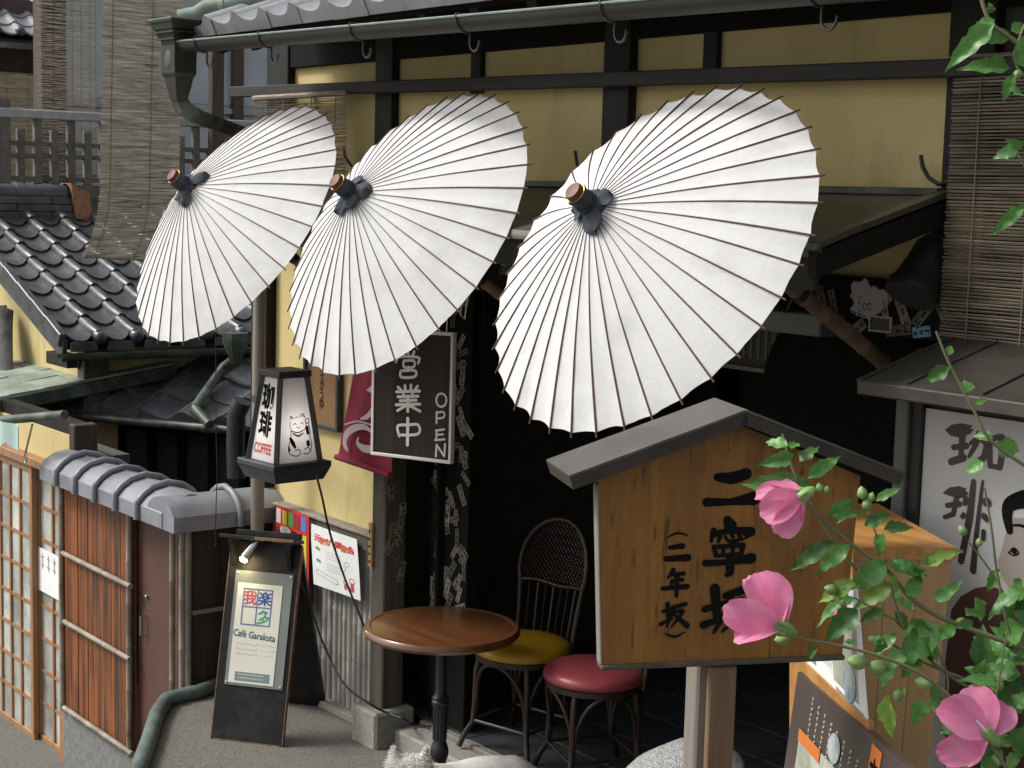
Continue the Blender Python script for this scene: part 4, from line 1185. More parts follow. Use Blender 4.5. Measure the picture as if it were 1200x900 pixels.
S_A = [([(330, 78), (400, 82), (468, 62)], [26, 40, 38]), ([(278, 198), (390, 196), (502, 180)], [30, 22, 46]),
       ([(378, 285), (392, 312)], [30, 44]), ([(312, 335), (300, 385)], [22, 12]), ([(318, 350), (400, 334), (488, 340)], [20, 20, 34]), ([(488, 342), (462, 372)], [30, 8]),
       ([(342, 366), (334, 386)], [16, 12]), ([(366, 362), (388, 386), (428, 380)], [10, 12, 14]), ([(390, 346), (404, 364)], [10, 14]), ([(430, 356), (446, 374)], [10, 14]),
       ([(312, 412), (322, 452)], [16, 14]), ([(318, 412), (452, 404)], [14, 18]), ([(452, 406), (442, 446)], [18, 14]), ([(356, 414), (358, 448)], [14, 12]), ([(404, 412), (402, 444)], [14, 12]), ([(318, 454), (446, 446)], [12, 14]),
       ([(270, 490), (380, 484), (490, 466)], [22, 18, 36]), ([(388, 476), (388, 530), (374, 546)], [30, 28, 16]),
       ([(268, 710), (362, 682)], [22, 20]), ([(316, 612), (328, 762)], [34, 28]), ([(260, 786), (366, 748)], [26, 14]),
       ([(366, 645), (474, 610)], [22, 30]), ([(386, 640), (384, 700), (310, 822)], [26, 24, 10]), ([(398, 688), (452, 668), (424, 742), (350, 818)], [18, 24, 22, 8]), ([(396, 700), (438, 756), (492, 800)], [14, 26, 36])]
S_B = [([(92, 366), (140, 346), (188, 358)], [4, 9, 4]), ([(102, 416), (162, 408)], [14, 20]), ([(82, 470), (188, 464)], [18, 24]),
       ([(118, 524), (92, 562)], [16, 8]), ([(110, 546), (168, 540)], [12, 15]), ([(112, 576), (162, 570)], [12, 13]), ([(110, 578), (108, 604)], [12, 10]), ([(66, 612), (184, 602)], [14, 18]), ([(136, 544), (133, 648)], [18, 12]),
       ([(70, 722), (106, 712)], [12, 12]), ([(90, 686), (94, 768)], [15, 14]), ([(56, 782), (112, 756)], [14, 8]), ([(114, 702), (176, 686)], [13, 15]), ([(122, 702), (86, 794)], [14, 7]), ([(122, 728), (164, 720), (108, 796)], [10, 14, 6]), ([(122, 738), (182, 788)], [9, 20]),
       ([(74, 826), (124, 842), (172, 820)], [4, 9, 4])]
brush(sgn, S_A, cv, MT['ink'], .001, 1, wk)
brush(sgn, S_B, cv, MT['ink'], .001, 1, wk)

# ------------------------------------------------------------------ black board with white lettering
obr = V(atd(528, 543, 6.2)); obl = V(onz(435, 532, obr.z))
OM = frame((obl + obr) / 2, obr - obl, (0, 0, 1))
OI = OM.inverted(); ono = OM.to_3x3() @ V((0, 1, 0))
ob = thing('open_board', 'dark brown board with pale border and white lettering hung by the entrance', 'sign', OM)
def ol(px, py, y=0): return OI @ onp(px, py, OM @ V((0, y, 0)), ono)
ow = (obr - obl).length / 2; oh = ol(531, 391).z
MB().box(-ow, ow, 0, .02, 0, oh, .002).build('panel', MT['openwood'], ob, local=True)
bw = .010
for a in ((-ow - .002, ow + .002, -.004, .024, -.003, bw), (-ow - .002, ow + .002, -.004, .024, oh - bw, oh + .003), (-ow - .002, -ow + bw, -.0035, .0235, bw, oh - bw), (ow - bw, ow + .002, -.0035, .0235, bw, oh - bw)):
    MB().box(*a, .002).build('border', MT['offwhite'], ob, local=True)
so_ = 190 / 900
cvo = lambda x, y: (lambda q: (q.x, q.z))(ol(370 + x * so_, 370 + y * so_))
wo = so_ * .00345 * 1.25
def cl(pts, w_=13): return (pts, [w_] * len(pts))
S_O = [cl([(474, 202), (484, 216)]), cl([(510, 196), (514, 212)]), cl([(548, 200), (540, 217)]), cl([(446, 256), (458, 232), (490, 226), (548, 228), (576, 236), (570, 264)], 12),
       cl([(490, 250), (492, 284), (544, 284), (546, 250), (490, 250)], 11), cl([(516, 286), (514, 304)]), cl([(474, 306), (476, 340), (550, 338), (552, 304), (474, 306)], 12),
       cl([(496, 388), (498, 412)]), cl([(530, 384), (528, 412)]), cl([(458, 396), (474, 412)]), cl([(566, 392), (552, 412)]), cl([(450, 422), (578, 418)]), cl([(484, 428), (492, 442)], 10), cl([(542, 426), (534, 440)], 10),
       cl([(458, 450), (570, 446)]), cl([(470, 472), (560, 468)], 12), cl([(448, 494), (580, 490)]), cl([(514, 446), (513, 530)], 14), cl([(504, 498), (456, 526)], 12), cl([(522, 498), (582, 530)], 12),
       cl([(464, 668), (456, 612), (512, 606), (570, 606), (568, 656), (464, 662)], 12), cl([(512, 570), (510, 716)], 15),
       cl([(698 + 28 * math.sin(q), 468 - 37 * math.cos(q)) for q in [i * 2 * math.pi / 10 for i in range(11)]], 9), cl([(672, 534), (671, 596)], 9), cl([(672, 538), (708, 534), (716, 552), (706, 566), (676, 570)], 8),
       cl([(672, 636), (670, 686)], 9), cl([(668, 637), (714, 631)], 9), cl([(672, 661), (708, 658)], 8), cl([(664, 690), (716, 686)], 9), cl([(667, 780), (672, 716)], 9), cl([(672, 716), (714, 780)], 9), cl([(714, 780), (719, 712)], 9)]
for i0, i1 in ((0, 7), (7, 20), (20, 22), (22, 23), (23, 25), (25, 29), (29, 32)):
    brush(ob, S_O[i0:i1], cvo, MT['offwhite'], .0012, 1, wo)
for x in (-ow * .7, ow * .8):
    MB().tube([(x, .01, oh), (x * .9, .05, oh + .30)], .0022, 5).build('hanging_cord', MT['white'], ob, local=True)
q = ol(545, 360, .02)
MB().tube([q + V((-.01, 0, .05)), q + V((-.02, 0, -.03)), q + V((.0, 0, -.045)), q + V((.01, 0, .05))], .0025, 5).build('cord_loop', MT['white'], ob, 60, local=True)

# ------------------------------------------------------------------ crimson banner behind it
ba = ony(399, 535, 3.84); bb = ony(420, 405, 3.84)
bann = thing('banner', 'crimson cloth banner with white swirl hanging on yellow wall', 'banner', V((ba.x, 3.84, ba.z)))
btop = bb.z; bx0 = bb.x; bx1 = ba.x + .46
def ban(u, v):
    z = btop + (ba.z - btop) * v
    xl_ = bx0 + (ba.x - bx0) * v
    return V((xl_ + (bx1 - xl_) * u, 3.84 - .02 * v + .008 * math.sin(u * 11 + v), z - .01 * u))
MB().sheet(ban, 16, 12, .002, (0, -1, 0)).build('cloth', MT['crimson'], bann, 60)
MB().tube([ban(-.005, 1) + V((0, -.008, 0)), ban(1, 1) + V((0, -.008, 0))], .013, 10).build('rolled_hem', MT['crimson'], bann, 60)
def bp(px, py): 
    q = ony(px, py, 3.80); return (q.x, q.z)
sw = MB()
s4 = 190 / 900
for i, (pts, ws) in enumerate([([(306, 640), (270, 618), (220, 622), (172, 655), (160, 710), (175, 745)], [14, 26, 34, 40, 34, 16]), ([(306, 742), (262, 735), (232, 708), (236, 680)], [40, 36, 22, 12]),
                               ([(160, 604), (230, 586), (310, 606)], [8, 8, 8]), ([(312, 410), (286, 412)], [36, 8]), ([(312, 530), (285, 560), (250, 572)], [30, 26, 8])]):
    sw = MB().stroke([bp(370 + x * s4, 370 + y * s4) for x, y in pts], [w_ * s4 * .0044 for w_ in ws], i * .0002)
    sw.v = [p + V((0, 3.80, 0)) for p in sw.v]
    sw.build('swirl_print', MT['pinkwhite'], bann)

# ------------------------------------------------------------------ lit-style lantern sign: a truncated pyramid
LC = atd(333, 545, 7.15)
th_ = math.radians(41)
rgt = V((RT.x, RT.y, 0)).normalized(); fwd = V((FW.x, FW.y, 0)).normalized()
rface = (rgt * math.cos(th_) + fwd * math.sin(th_))        # along the right face, away from the corner
LM = frame(V((LC.x, LC.y, LC.z - .0)), rface, (0, 0, 1))   # local -y looks out of the right face
lan = thing('lantern_sign', 'white tapered box lantern in black frame with black and red coffee lettering', 'lantern', LM)
b2, t2, lh = .116, .069, .395
def lpt(cx, cy, z, o=0):
    h = b2 + (t2 - b2) * (z / lh) + o
    return V((cx * h, cy * h, z))
MB().box(-b2 - .034, b2 + .034, -b2 - .034, b2 + .034, .0, .028, .004).build('base_plate', MT['lampblack'], lan, local=True)
MB().hexa([V((x * (b2 + .008), y * (b2 + .008), -.055)) for x, y in ((-1, -1), (1, -1), (1, 1), (-1, 1))], [V((x * (b2 + .03), y * (b2 + .03), -.001)) for x, y in ((-1, -1), (1, -1), (1, 1), (-1, 1))]).build('base_skirt', MT['lampblack'], lan, local=True)
for (sx, sy) in ((-1, -1), (1, -1), (1, 1), (-1, 1)):
    MB().bar(lpt(sx, sy, .028), lpt(sx, sy, lh + .0), .022, .022, up=(sx, sy, .01), bev=.002).build('corner_bar', MT['lampblack'], lan, local=True)
MB().box(-t2 - .016, t2 + .016, -t2 - .016, t2 + .016, lh, lh + .03, .004).build('top_plate', MT['lampblack'], lan, local=True)
for i, ((x0, y0), (x1_, y1_)) in enumerate((((-1, -1), (1, -1)), ((1, -1), (1, 1)), ((1, 1), (-1, 1)), ((-1, 1), (-1, -1)))):
    p = [lpt(x0, y0, .028, -.004), lpt(x1_, y1_, .028, -.004), lpt(x1_, y1_, lh, -.004), lpt(x0, y0, lh, -.004)]
    nn = (p[1] - p[0]).cross(p[3] - p[0]).normalized()
    MB().prism(p, -nn * .004).build('face_panel', MT['lamp_panel'], lan, local=True)
# lettering on the left face (looks along -x) and the cat on the right face
def face_m(right, out):                                    # frame lying on a sloping face
    right = V(right); out = V(out)
    bot = out * (b2 - .004 + .0005); tp = out * (t2 - .004 + .0005) + V((0, 0, lh))
    bot0 = out * (b2 - .004) 
    up_ = (tp - bot).normalized(); n_ = right.cross(up_).normalized()
    m_ = Matrix((right, -n_, up_)).transposed().to_4x4(); m_.translation = bot + n_ * .0012
    return m_
FL_ = face_m((0, -1, 0), (-1, 0, 0)); FR_ = face_m((1, 0, 0), (0, -1, 0))
for body, z, m_, sz, bold, sx in (('珈', .310, 'ink', .116, .0026, .80), ('琲', .190, 'ink', .118, .0026, .84), ('COFFEE', .082, 'red', .062, .0018, .64)):
    tt = text_mb(body, sz, bold, 1.0, sx)
    tt = at(tt, -.012, z)
    tt.v = [FL_ @ p for p in tt.v]
    tt.build('lettering', MT[m_], lan, local=True)
    if m_ == 'ink':                                        # heavier strokes: the same sign again, a hair aside
        for q, (dx, dz) in enumerate(((.002, 0), (-.002, 0), (0, .002), (0, -.002))):
            t3 = at(text_mb(body, sz, bold, 1.0, sx), -.012 + dx, z + dz, -.0001 * (q + 1)); t3.v = [FL_ @ p for p in t3.v]
            t3.build('lettering', MT[m_], lan, local=True)
cat = MB(); catr = MB()
def cs(pts, ws, k=cat): k.stroke([((x - 430) * .00074 + .012, .040 + (690 - y) * .00072) for x, y in pts], [w_ * .00085 for w_ in ws], .0002 * (len(k.v) % 7))
for pts, w_ in (([(375, 440), (380, 425), (398, 440)], 5), ([(445, 432), (465, 415), (478, 440)], 5), ([(410, 437), (430, 432)], 4), ([(372, 460), (370, 490), (380, 512)], 4), ([(478, 455), (482, 490), (472, 512)], 4),
                ([(395, 478), (408, 470), (416, 480)], 4), ([(445, 476), (455, 468), (464, 478)], 4), ([(416, 492), (428, 500), (440, 490)], 4), ([(480, 455), (500, 445), (505, 465), (490, 475), (480, 465)], 5),
                ([(375, 515), (372, 560), (355, 600), (352, 640), (372, 660)], 5), ([(500, 475), (508, 520), (505, 560), (515, 600), (505, 645)], 5), ([(375, 660), (400, 668), (430, 660), (428, 632), (395, 632)], 5), ([(455, 655), (480, 660), (502, 645), (490, 622), (462, 632)], 5)):
    cs(pts, [w_] * len(pts))
for pts, w_ in (([(370, 560), (385, 590), (398, 615)], [16, 24, 14]), ([(488, 500), (492, 535)], [20, 18]), ([(490, 590), (492, 605)], [22, 22]), ([(355, 610), (358, 630)], [10, 12])):
    cs(pts, w_)
for pts, w_ in (([(382, 515), (425, 527), (470, 512)], [6, 7, 6]), ([(384, 440), (390, 432)], [5, 5]), ([(460, 432), (468, 428)], [5, 5])):
    cs(pts, w_, catr)
for k, m_ in ((cat, 'ink'), (catr, 'red')):
    k.v = [FR_ @ p for p in k.v]; k.build('cat_drawing', MT[m_], lan, local=True)
kg = MB(); cs([(390, 530), (425, 548), (462, 532)], [8, 12, 8], kg); kg.v = [FR_ @ p for p in kg.v]; kg.build('cat_collar', MT['green'], lan, local=True)
# the tube inside it is on
il = bpy.data.lights.new('lantern_light', 'POINT'); il.energy = 1.0; il.color = (1, .96, .92); il.shadow_soft_size = .03
ilo = bpy.data.objects.new('lantern_light', il); COL.objects.link(ilo); ilo.location = LM @ V((0, 0, .17))
# its pole
pb_ = ony(302, 600, 3.78)
tag(MB().tube([(pb_.x, 3.78, 0), (pb_.x - .003, 3.78, 1.2), (pb_.x, 3.785, 2.36)], [.034, .033, .031], 12).build('lamp_pole', MT['postgrey'], None, 60), 'round weathered wooden pole standing behind the tapered lantern', 'pole')
MB().bar(SMALL := V((pb_.x, 3.76, LC.z + .2)), LM @ V((0, b2 - .02, .2)), .03, .03).build('mount', MT['lampblack'], lan)

# ------------------------------------------------------------------ plaque on the plaster
pq0 = ony(369, 440, YF - .02); pq1 = ony(398, 507, YF - .02)
pq = thing('wall_plaque', 'brown wicker-textured plaque in black frame with black script on yellow wall', 'plaque', V((pq0.x, YF - .02, pq1.z)))
ptop = ony(369, 400, YF - .02).z
xa, xb = pq0.x - .09, pq1.x
MB().box(xa + .02, xb - .02, YF - .022, YF - .004, pq1.z + .02, ptop - .02).build('panel', MT['plaquewood'], pq)
for a in ((xa, xb, pq1.z, pq1.z + .022), (xa, xb, ptop - .022, ptop), (xa, xa + .022, pq1.z + .022, ptop - .022), (xb - .022, xb, pq1.z + .022, ptop - .022)):
    MB().box(a[0], a[1], YF - .035, YF - .002, a[2], a[3], .003).build('frame', MT['lampblack'], pq)
tt = at(text_mb('そ\nか\nう\nゆ', .062, .0005, .72, .8), (xa + xb) / 2, (ptop + pq1.z) / 2 - .02, YF - .0235)
tt.build('lettering', MT['ink'], pq)

# ------------------------------------------------------------------ posters on the bamboo dado
def sheet_thing(name, label, cat_, p00, p10, p11, p01, m, Y, curl=.006, group=None):
    P = [ony(*p, Y) for p in (p00, p10, p11, p01)]
    t = thing(name, label, cat_, V(((P[0].x + P[1].x) / 2, Y, min(p.z for p in P))), group)
    def fn(u, v):
        q = (P[0] * (1 - u) + P[1] * u) * (1 - v) + (P[3] * (1 - u) + P[2] * u) * v
        return q + V((0, -curl * (math.sin(u * 3.0 + v * 2) * .5 + v * v), 0))
    MB().sheet(fn, 8, 8, .0012, (0, -1, 0)).build('paper', MT[m], t, 60)
    return t, fn
pw, fw_ = sheet_thing('paper_poster', 'white handwritten paper poster with colourful heading on the bamboo dado', 'poster', (363.5, 613), (418, 632), (423, 704), (369.5, 684), 'whitepaper', YF - .075)
def on_sheet(fn, pts, ws, k, lift):
    def conv(u, v): q = fn(u, v); return q
    t = MB().stroke([(p[0], p[1]) for p in pts], ws, 0)
    out = []
    for p in t.v:
        out.append(fn(p.x, p.z) + V((0, -.0012 - lift, 0)))
    k.add(out, t.f)
for i, (ch, u, m_) in enumerate((('元', .15, 'red'), ('気', .27, 'orange'), ('が', .40, 'red'), ('で', .50, 'orange'), ('運', .61, 'red'), ('動', .73, 'orange'), ('会', .86, 'red'))):
    t = text_mb(ch, .155, .005)
    t.v = [fw_(u + p.x * 1.0, .20 + .02 * (i % 2) + .02 * u - p.z * .85) + V((0, -.0016, 0)) for p in t.v]
    t.build('lettering', MT[m_], pw)
sm = MB(); r_ = random.Random(5)
for v in (.38, .43, .48, .58, .63, .68):
    u = .33
    while u < .62:
        l_ = r_.uniform(.015, .04); on_sheet(fw_, [(u, v), (u + l_, v + .012)], [.010, .010], sm, 0); u += l_ + .02
sm.build('small_writing', MT['ink_grey'], pw)
gr = MB()
for pts in ([(.10, .72), (.30, .77), (.52, .80), (.52, .87), (.30, .84), (.10, .79), (.10, .72)],):
    on_sheet(fw_, pts, [.008] * len(pts), gr, 0)
for u, v in ((.14, .37), (.14, .57)):
    on_sheet(fw_, [(u - .02, v), (u + .03, v + .01)], [.05, .05], gr, .0002)
gr.build('green_outline', MT['green'], pw)
dd = MB()
on_sheet(fw_, [(.62, .45), (.60, .56), (.66, .64), (.72, .56), (.70, .47)], [.008] * 5, dd, 0)
on_sheet(fw_, [(.70, .47), (.78, .44), (.80, .50), (.74, .52)], [.008] * 4, dd, .0002)
dd.build('cup_doodle', MT['ink_grey'], pw)
fg = MB()
for u, v, s in ((.84, .74, .05), (.70, .79, .035)):
    on_sheet(fw_, [(u + s * math.cos(q), v + s * 1.0 * math.sin(q)) for q in [i * .9 for i in range(8)]], [.012] * 8, fg, 0)
    on_sheet(fw_, [(u, v + s), (u, v + s * 2.6)], [s * 1.3, s * 1.6], fg, .0003)
fg.build('figure_doodle', MT['ink_red'], pw)
prd, frd = sheet_thing('paper_poster', 'red poster with coloured tabs and yellow edge behind the black easel board', 'poster', (323.5, 591), (362, 605), (361.5, 716), (323, 700), 'red', YF - .085)
for i, c in enumerate(('pinkwhite', 'yellow', 'green', 'crimson', 'blue')):
    u0 = .03 + i * .19
    MB().grid(lambda u, v: frd(u0 + .14 * u, .03 + .15 * v) + V((0, -.002, 0)), 2, 2).build('tab', MT[c], prd)
MB().grid(lambda u, v: frd(.80 + .14 * u, .22 + .42 * v) + V((0, -.002, 0)), 2, 4).build('side_strip', MT['yellow'], prd)
MB().grid(lambda u, v: frd(.10 + .68 * u, .22 + .16 * v) + V((0, -.002, 0)), 2, 2).build('photo', MT['board_black'], prd)
MB().add([frd(.32 + .17 * math.cos(q), .22 + .05 * math.sin(q) + .02) + V((0, -.003, 0)) for q in [i * 2 * math.pi / 14 for i in range(14)]], [tuple(range(14))]).build('spoon_print', MT['offwhite'], prd)
MB().grid(lambda u, v: frd(.74 + .22 * u, .70 + .16 * v) + V((0, -.002, 0)), 2, 2).build('tab', MT['white'], prd)
MB().grid(lambda u, v: frd(.76 + .16 * u, .87 + .08 * v) + V((0, -.003, 0)), 2, 2).build('tab', MT['sticker_blue'], prd)

# ------------------------------------------------------------------ easel board with the menu
abl = onz(247, 866, 0); abr = onz(330, 876, 0)
ar = (abr - abl); aw_ = ar.length / 2; ar.normalize()
aback = V((-ar.y, ar.x, 0))
tlt = math.radians(13.5)
aup = (aback * math.sin(tlt) + V((0, 0, math.cos(tlt))))
AM = Matrix((ar, ar.cross(aup) * -1, aup)).transposed().to_4x4(); AM.translation = (abl + abr) / 2
ae = thing('easel_board', 'scuffed black standing board holding a lamplit paper menu', 'sign', AM)
AH = .90
MB().box(-aw_, aw_, 0, .022, 0, AH, .003).build('front_board', MT['board_black'], ae, local=True)
for x in (-aw_ - .0025, aw_ - .0015):
    MB().box(x, x + .004, -.001, .023, .003, AH - .01).build('worn_edge', MT['edgewear'], ae, local=True)
MB().box(-aw_ + .01, aw_ - .01, -.0015, .0225, -.001, .006).build('worn_edge', MT['edgewear'], ae, local=True)
for x0, x1_, z0, z1_ in ((-aw_ + .02, -aw_ + .10, .10, .13), (aw_ - .12, aw_ - .05, .03, .05), (-.05, .02, .16, .168), (aw_ - .06, aw_ - .02, .30, .31)):
    pass
MB().box(-aw_ - .02, aw_ + .0, -.10, .03, AH + .005, AH + .022, .003).build('hood', MT['board_black'], ae, local=True)
MB().box(-aw_ * .1, aw_ + .001, -.104, -.1005, AH + .006, AH + .020, .001).build('hood_edge', MT['edgewear'], ae, local=True)
MB().box(-aw_ + .02, aw_ - .01, .0, .03, AH + .0225, AH + .05, .003).build('crest', MT['board_black'], ae, local=True)
for x in (-aw_ + .02, aw_ - .05):
    MB().prism([V((x, -.09, AH + .004)), V((x, -.001, AH + .004)), V((x, -.001, AH - .12)), V((x, -.02, AH - .10))], (.018, 0, 0)).build('hood_cheek', MT['board_black'], ae, local=True)
rb_ = onz(381, 829, 0)
back_b = AM.inverted() @ rb_
q0 = V((-aw_ + .01, .03, AH - .02)); q1 = V((aw_ - .01, .03, AH - .02))
r1 = AM.inverted() @ (V((rb_.x, rb_.y, .002))); r0 = r1 + V((-2 * aw_ + .02, 0, 0))
nb_ = (q1 - q0).cross(r0 - q0).normalized()
MB().prism([q0, q1, r1, r0], nb_ * .018).build('back_board', MT['board_black'], ae, local=True)
cx0, cx1_, cz0, cz1_ = -aw_ + .040, aw_ - .022, .250, .765
MB().box(cx0, cx1_, -.006, -.0005, cz0, cz1_, .001).build('clear_cover', MT['clearcover'], ae, local=True)
ppx0, ppx1 = cx0 + .018, cx1_ - .045
pap = MB().box(ppx0, ppx1, -.0085, -.0065, cz0 + .012, cz1_ - .055).build('menu_paper', MT['cream'], ae, local=True)
for x in (cx0 + .01, cx1_ - .01):
    for z in (cz0 + .012, cz1_ - .012):
        MB().lathe([(.005, 0), (.005, .003), (.0, .005)], (x, -.006, z), (0, -1, 0), 8, cap=False).build('screw', MT['chrome'], ae, 40, local=True)
pw_ = ppx1 - ppx0; pz1 = cz1_ - .055; phh = pz1 - (cz0 + .012)
fx0, fx1 = ppx0 + .14 * pw_, ppx0 + .80 * pw_; fz1 = pz1 - .05 * phh; fz0 = pz1 - .42 * phh
for a in ((fx0, fx1, fz0, fz0 + .006), (fx0, fx1, fz1 - .006, fz1), (fx0, fx0 + .006, fz0, fz1), (fx1 - .006, fx1, fz0, fz1), ((fx0 + fx1) / 2 - .003, (fx0 + fx1) / 2 + .003, fz0, fz1), (fx0, fx1, (fz0 + fz1) / 2 - .003, (fz0 + fz1) / 2 + .003)):
    rect(*a, -.0092 - .0001 * rnd.random()).build('square_frame', MT['frameblue'], pap, local=True)
fm, fz = (fx0 + fx1) / 2, (fz0 + fz1) / 2
for ch, x, z, m_ in (('我', (fx0 + fm) / 2, (fz + fz1) / 2, 'ink_red'), ('楽', (fm + fx1) / 2, (fz + fz1) / 2, 'ink_blue'), ('多', (fm + fx1) / 2, (fz0 + fz) / 2, 'ink_green')):
    at(text_mb(ch, .068, .0012), x, z, -.0095).build('lettering', MT[m_], pap, local=True)
at(text_mb('Café Garakuta', .043, .0008, 1, .82), (ppx0 + ppx1) / 2 - .004, pz1 - .515 * phh, -.0092, .06).build('lettering', MT['ink_teal'], pap, local=True)
sw_ = MB(); r_ = random.Random(11)
for k, z in enumerate((.61, .66, .71)):
    x = ppx0 + .10 * pw_
    while x < ppx1 - .06 * pw_:
        l_ = r_.uniform(.004, .011)
        if not (.55 < (x - ppx0) / pw_ < .74 and r_.random() < .6):
            sw_.stroke([(x, pz1 - z * phh + r_.uniform(-.004, .004)), (x + l_, pz1 - z * phh + r_.uniform(-.005, .005))], [.0022, .0022], .0092)
        x += l_ + .004
sw_.build('small_writing', MT['ink_grey'], pap, local=True)
rect(ppx0 + .03, ppx1 - .02, cz0 + .022, cz0 + .062, -.0091).build('hours_strip', MT['tealbox'], pap, local=True)
sw_ = MB()
for z in (.052, .036):
    x = ppx0 + .045
    while x < ppx1 - .05:
        l_ = r_.uniform(.006, .014); sw_.stroke([(x, cz0 + z), (x + l_, cz0 + z)], [.004, .004], .0096); x += l_ + .006
sw_.build('small_writing', MT['offwhite'], pap, local=True)
# the little spot lamp under the hood
sp = V((-aw_ + .10, -.055, AH - .075))
lp = MB().tube([sp + V((.05, .01, .085)), sp + V((.035, 0, .055)), sp], [.016, .021, .024], 12).build('spot_lamp', MT['chrome'], ae, 60, local=True)
MB().lathe([(.0, -.012), (.014, -.008), (.02, 0), (.016, .006)], sp + V((-.008, 0, -.012)), (.45, 0, .9), 12, cap=False).build('bulb', MT['bulb'], lp, 60, local=True)
pl_ = bpy.data.lights.new('spot_lamp_light', 'POINT'); pl_.energy = .35; pl_.color = (1, .78, .45); pl_.shadow_soft_size = .02
plo = bpy.data.objects.new('spot_lamp_light', pl_); COL.objects.link(plo); plo.location = AM @ (sp + V((-.02, -.01, -.045)))

# ------------------------------------------------------------------ cables
def cable(label, pts, r=.0055):
    P = []
    for i in range(len(pts) - 1):
        p0 = pts[max(i - 1, 0)]; p1 = pts[i]; p2 = pts[i + 1]; p3 = pts[min(i + 2, len(pts) - 1)]
        for k in range(6):
            t = k / 6
            P.append(.5 * ((2 * p1) + (p2 - p0) * t + (2 * p0 - 5 * p1 + 4 * p2 - p3) * t * t + (3 * p1 - p0 - 3 * p2 + p3) * t ** 3))
    P.append(pts[-1])
    tag(MB().tube(P, r, 6).build('cable', MT['cable'], None, 60), label, 'cable')
tcx_ = onz(518, 735, .72)
cable('black cable hanging from lantern past white poster to the table', [ony(371, 558, 3.55), ony(378, 585, 3.65), ony(386, 622, 3.72), ony(402, 672, 3.74), ony(422, 722, 3.76), ony(432, 744, 3.78), ony(455, 756, 3.75), V((tcx_.x - .1, tcx_.y + .05, .67))])
cable('thin black cable drooping from easel board to the entrance step', [ony(352, 682, 3.62), ony(363, 708, 3.70), ony(378, 752, 3.72), ony(402, 800, 3.72), ony(432, 824, 3.77), onz(455, 836, .178), onz(474, 843, .172), onz(484, 849, .10), onz(525, 852, .106)], .005)
cable('thin cord hanging straight down in front of the grey fence cap', [ony(253, 385, 3.42), ony(253, 470, 3.42), ony(254, 560, 3.42), ony(253, 600, 3.42), ony(252, 640, 3.42)], .0022)
# ================================================================== RIGHT-HAND SIDE
# ------------------------------------------------------------------ poster case with a small copper roof
YC = 3.72
cxl = ony(1056, 500, YC).x
case = thing('poster_case', 'wall case with small dark copper roof showing a coffee poster', 'display case', V((cxl, YC, .2)))
CXR = cxl + .95
def kbox(name, x0, x1, y0, y1, z0, z1, m, bev=.004, parent=None):
    return MB().box(x0, x1, y0, y1, z0, z1, bev).build(name, MT[m], parent or case)
rt0 = ony(1008, 447, 3.50)
rx0 = rt0.x; rz = rt0.z
def cr(u, v):
    return V((rx0 + (CXR + .15 - rx0) * u, 3.50 + (YF - .04 - 3.50) * v, rz + .004 + .115 * v))
croof = MB().sheet(cr, 6, 4, .02, (0, 0, 1)).build('case_roof', MT['caseroof'], case)
kbox('roof_lip', rx0 - .004, CXR + .15, 3.49, 3.515, rz - .035, rz + .004, 'caseroof', .004)
for x in (.24, .62, .98):
    MB().bar(cr(x * .6, .02) + V((0, 0, .004)), cr(x * .6, .98) + V((0, 0, .004)), .005, .005).build('roof_seam', MT['copper_dark'], croof)
MB().bar(cr(0, 0.0) + V((.0, 0, -.014)), cr(0, 1) + V((0, 0, -.014)), .02, .035).build('roof_verge', MT['caseroof'], croof)
xp = ony(1086, 478, YC).x
ptz = ony(1086, 478, YC).z
kbox('case_frame', cxl, cxl + .045, YC - .03, YF - .02, .2, ptz + .05, 'plastic')
kbox('case_frame', cxl + .047, xp - .002, YC - .015, YC + .05, .2, ptz + .05, 'ironblack')
kbox('case_frame', xp - .002, CXR, YC - .02, YC + .05, ptz + .01, ptz + .06, 'ironblack')
kbox('case_back', cxl + .02, CXR, YC + .03, YF - .02, .2, ptz + .05, 'plastic', 0)
pos = MB().box(xp, CXR, YC - .003, YC + .02, .2, ptz).build('poster', MT['poster_grey'], case)
s5 = 340 / 1200
def pc(x, y):
    q = ony(860 + x * s5, 450 + y * s5, YC - .004); return (q.x, q.z)
wq = s5 * .00295
mb = MB()
def poly(mb_, pts, lift):
    mb_.add([(q[0], -lift, q[1]) for q in pts], [tuple(range(len(pts)))])
poly(mb, [pc(*p) for p in ((872, 190), (900, 168), (940, 162), (988, 172), (978, 184), (992, 186), (978, 206), (935, 222), (895, 214))], .0005)
poly(mb, [pc(*p) for p in ((862, 452), (890, 428), (930, 422), (962, 432), (958, 442), (972, 452), (955, 470), (920, 472), (890, 462))], .0005)
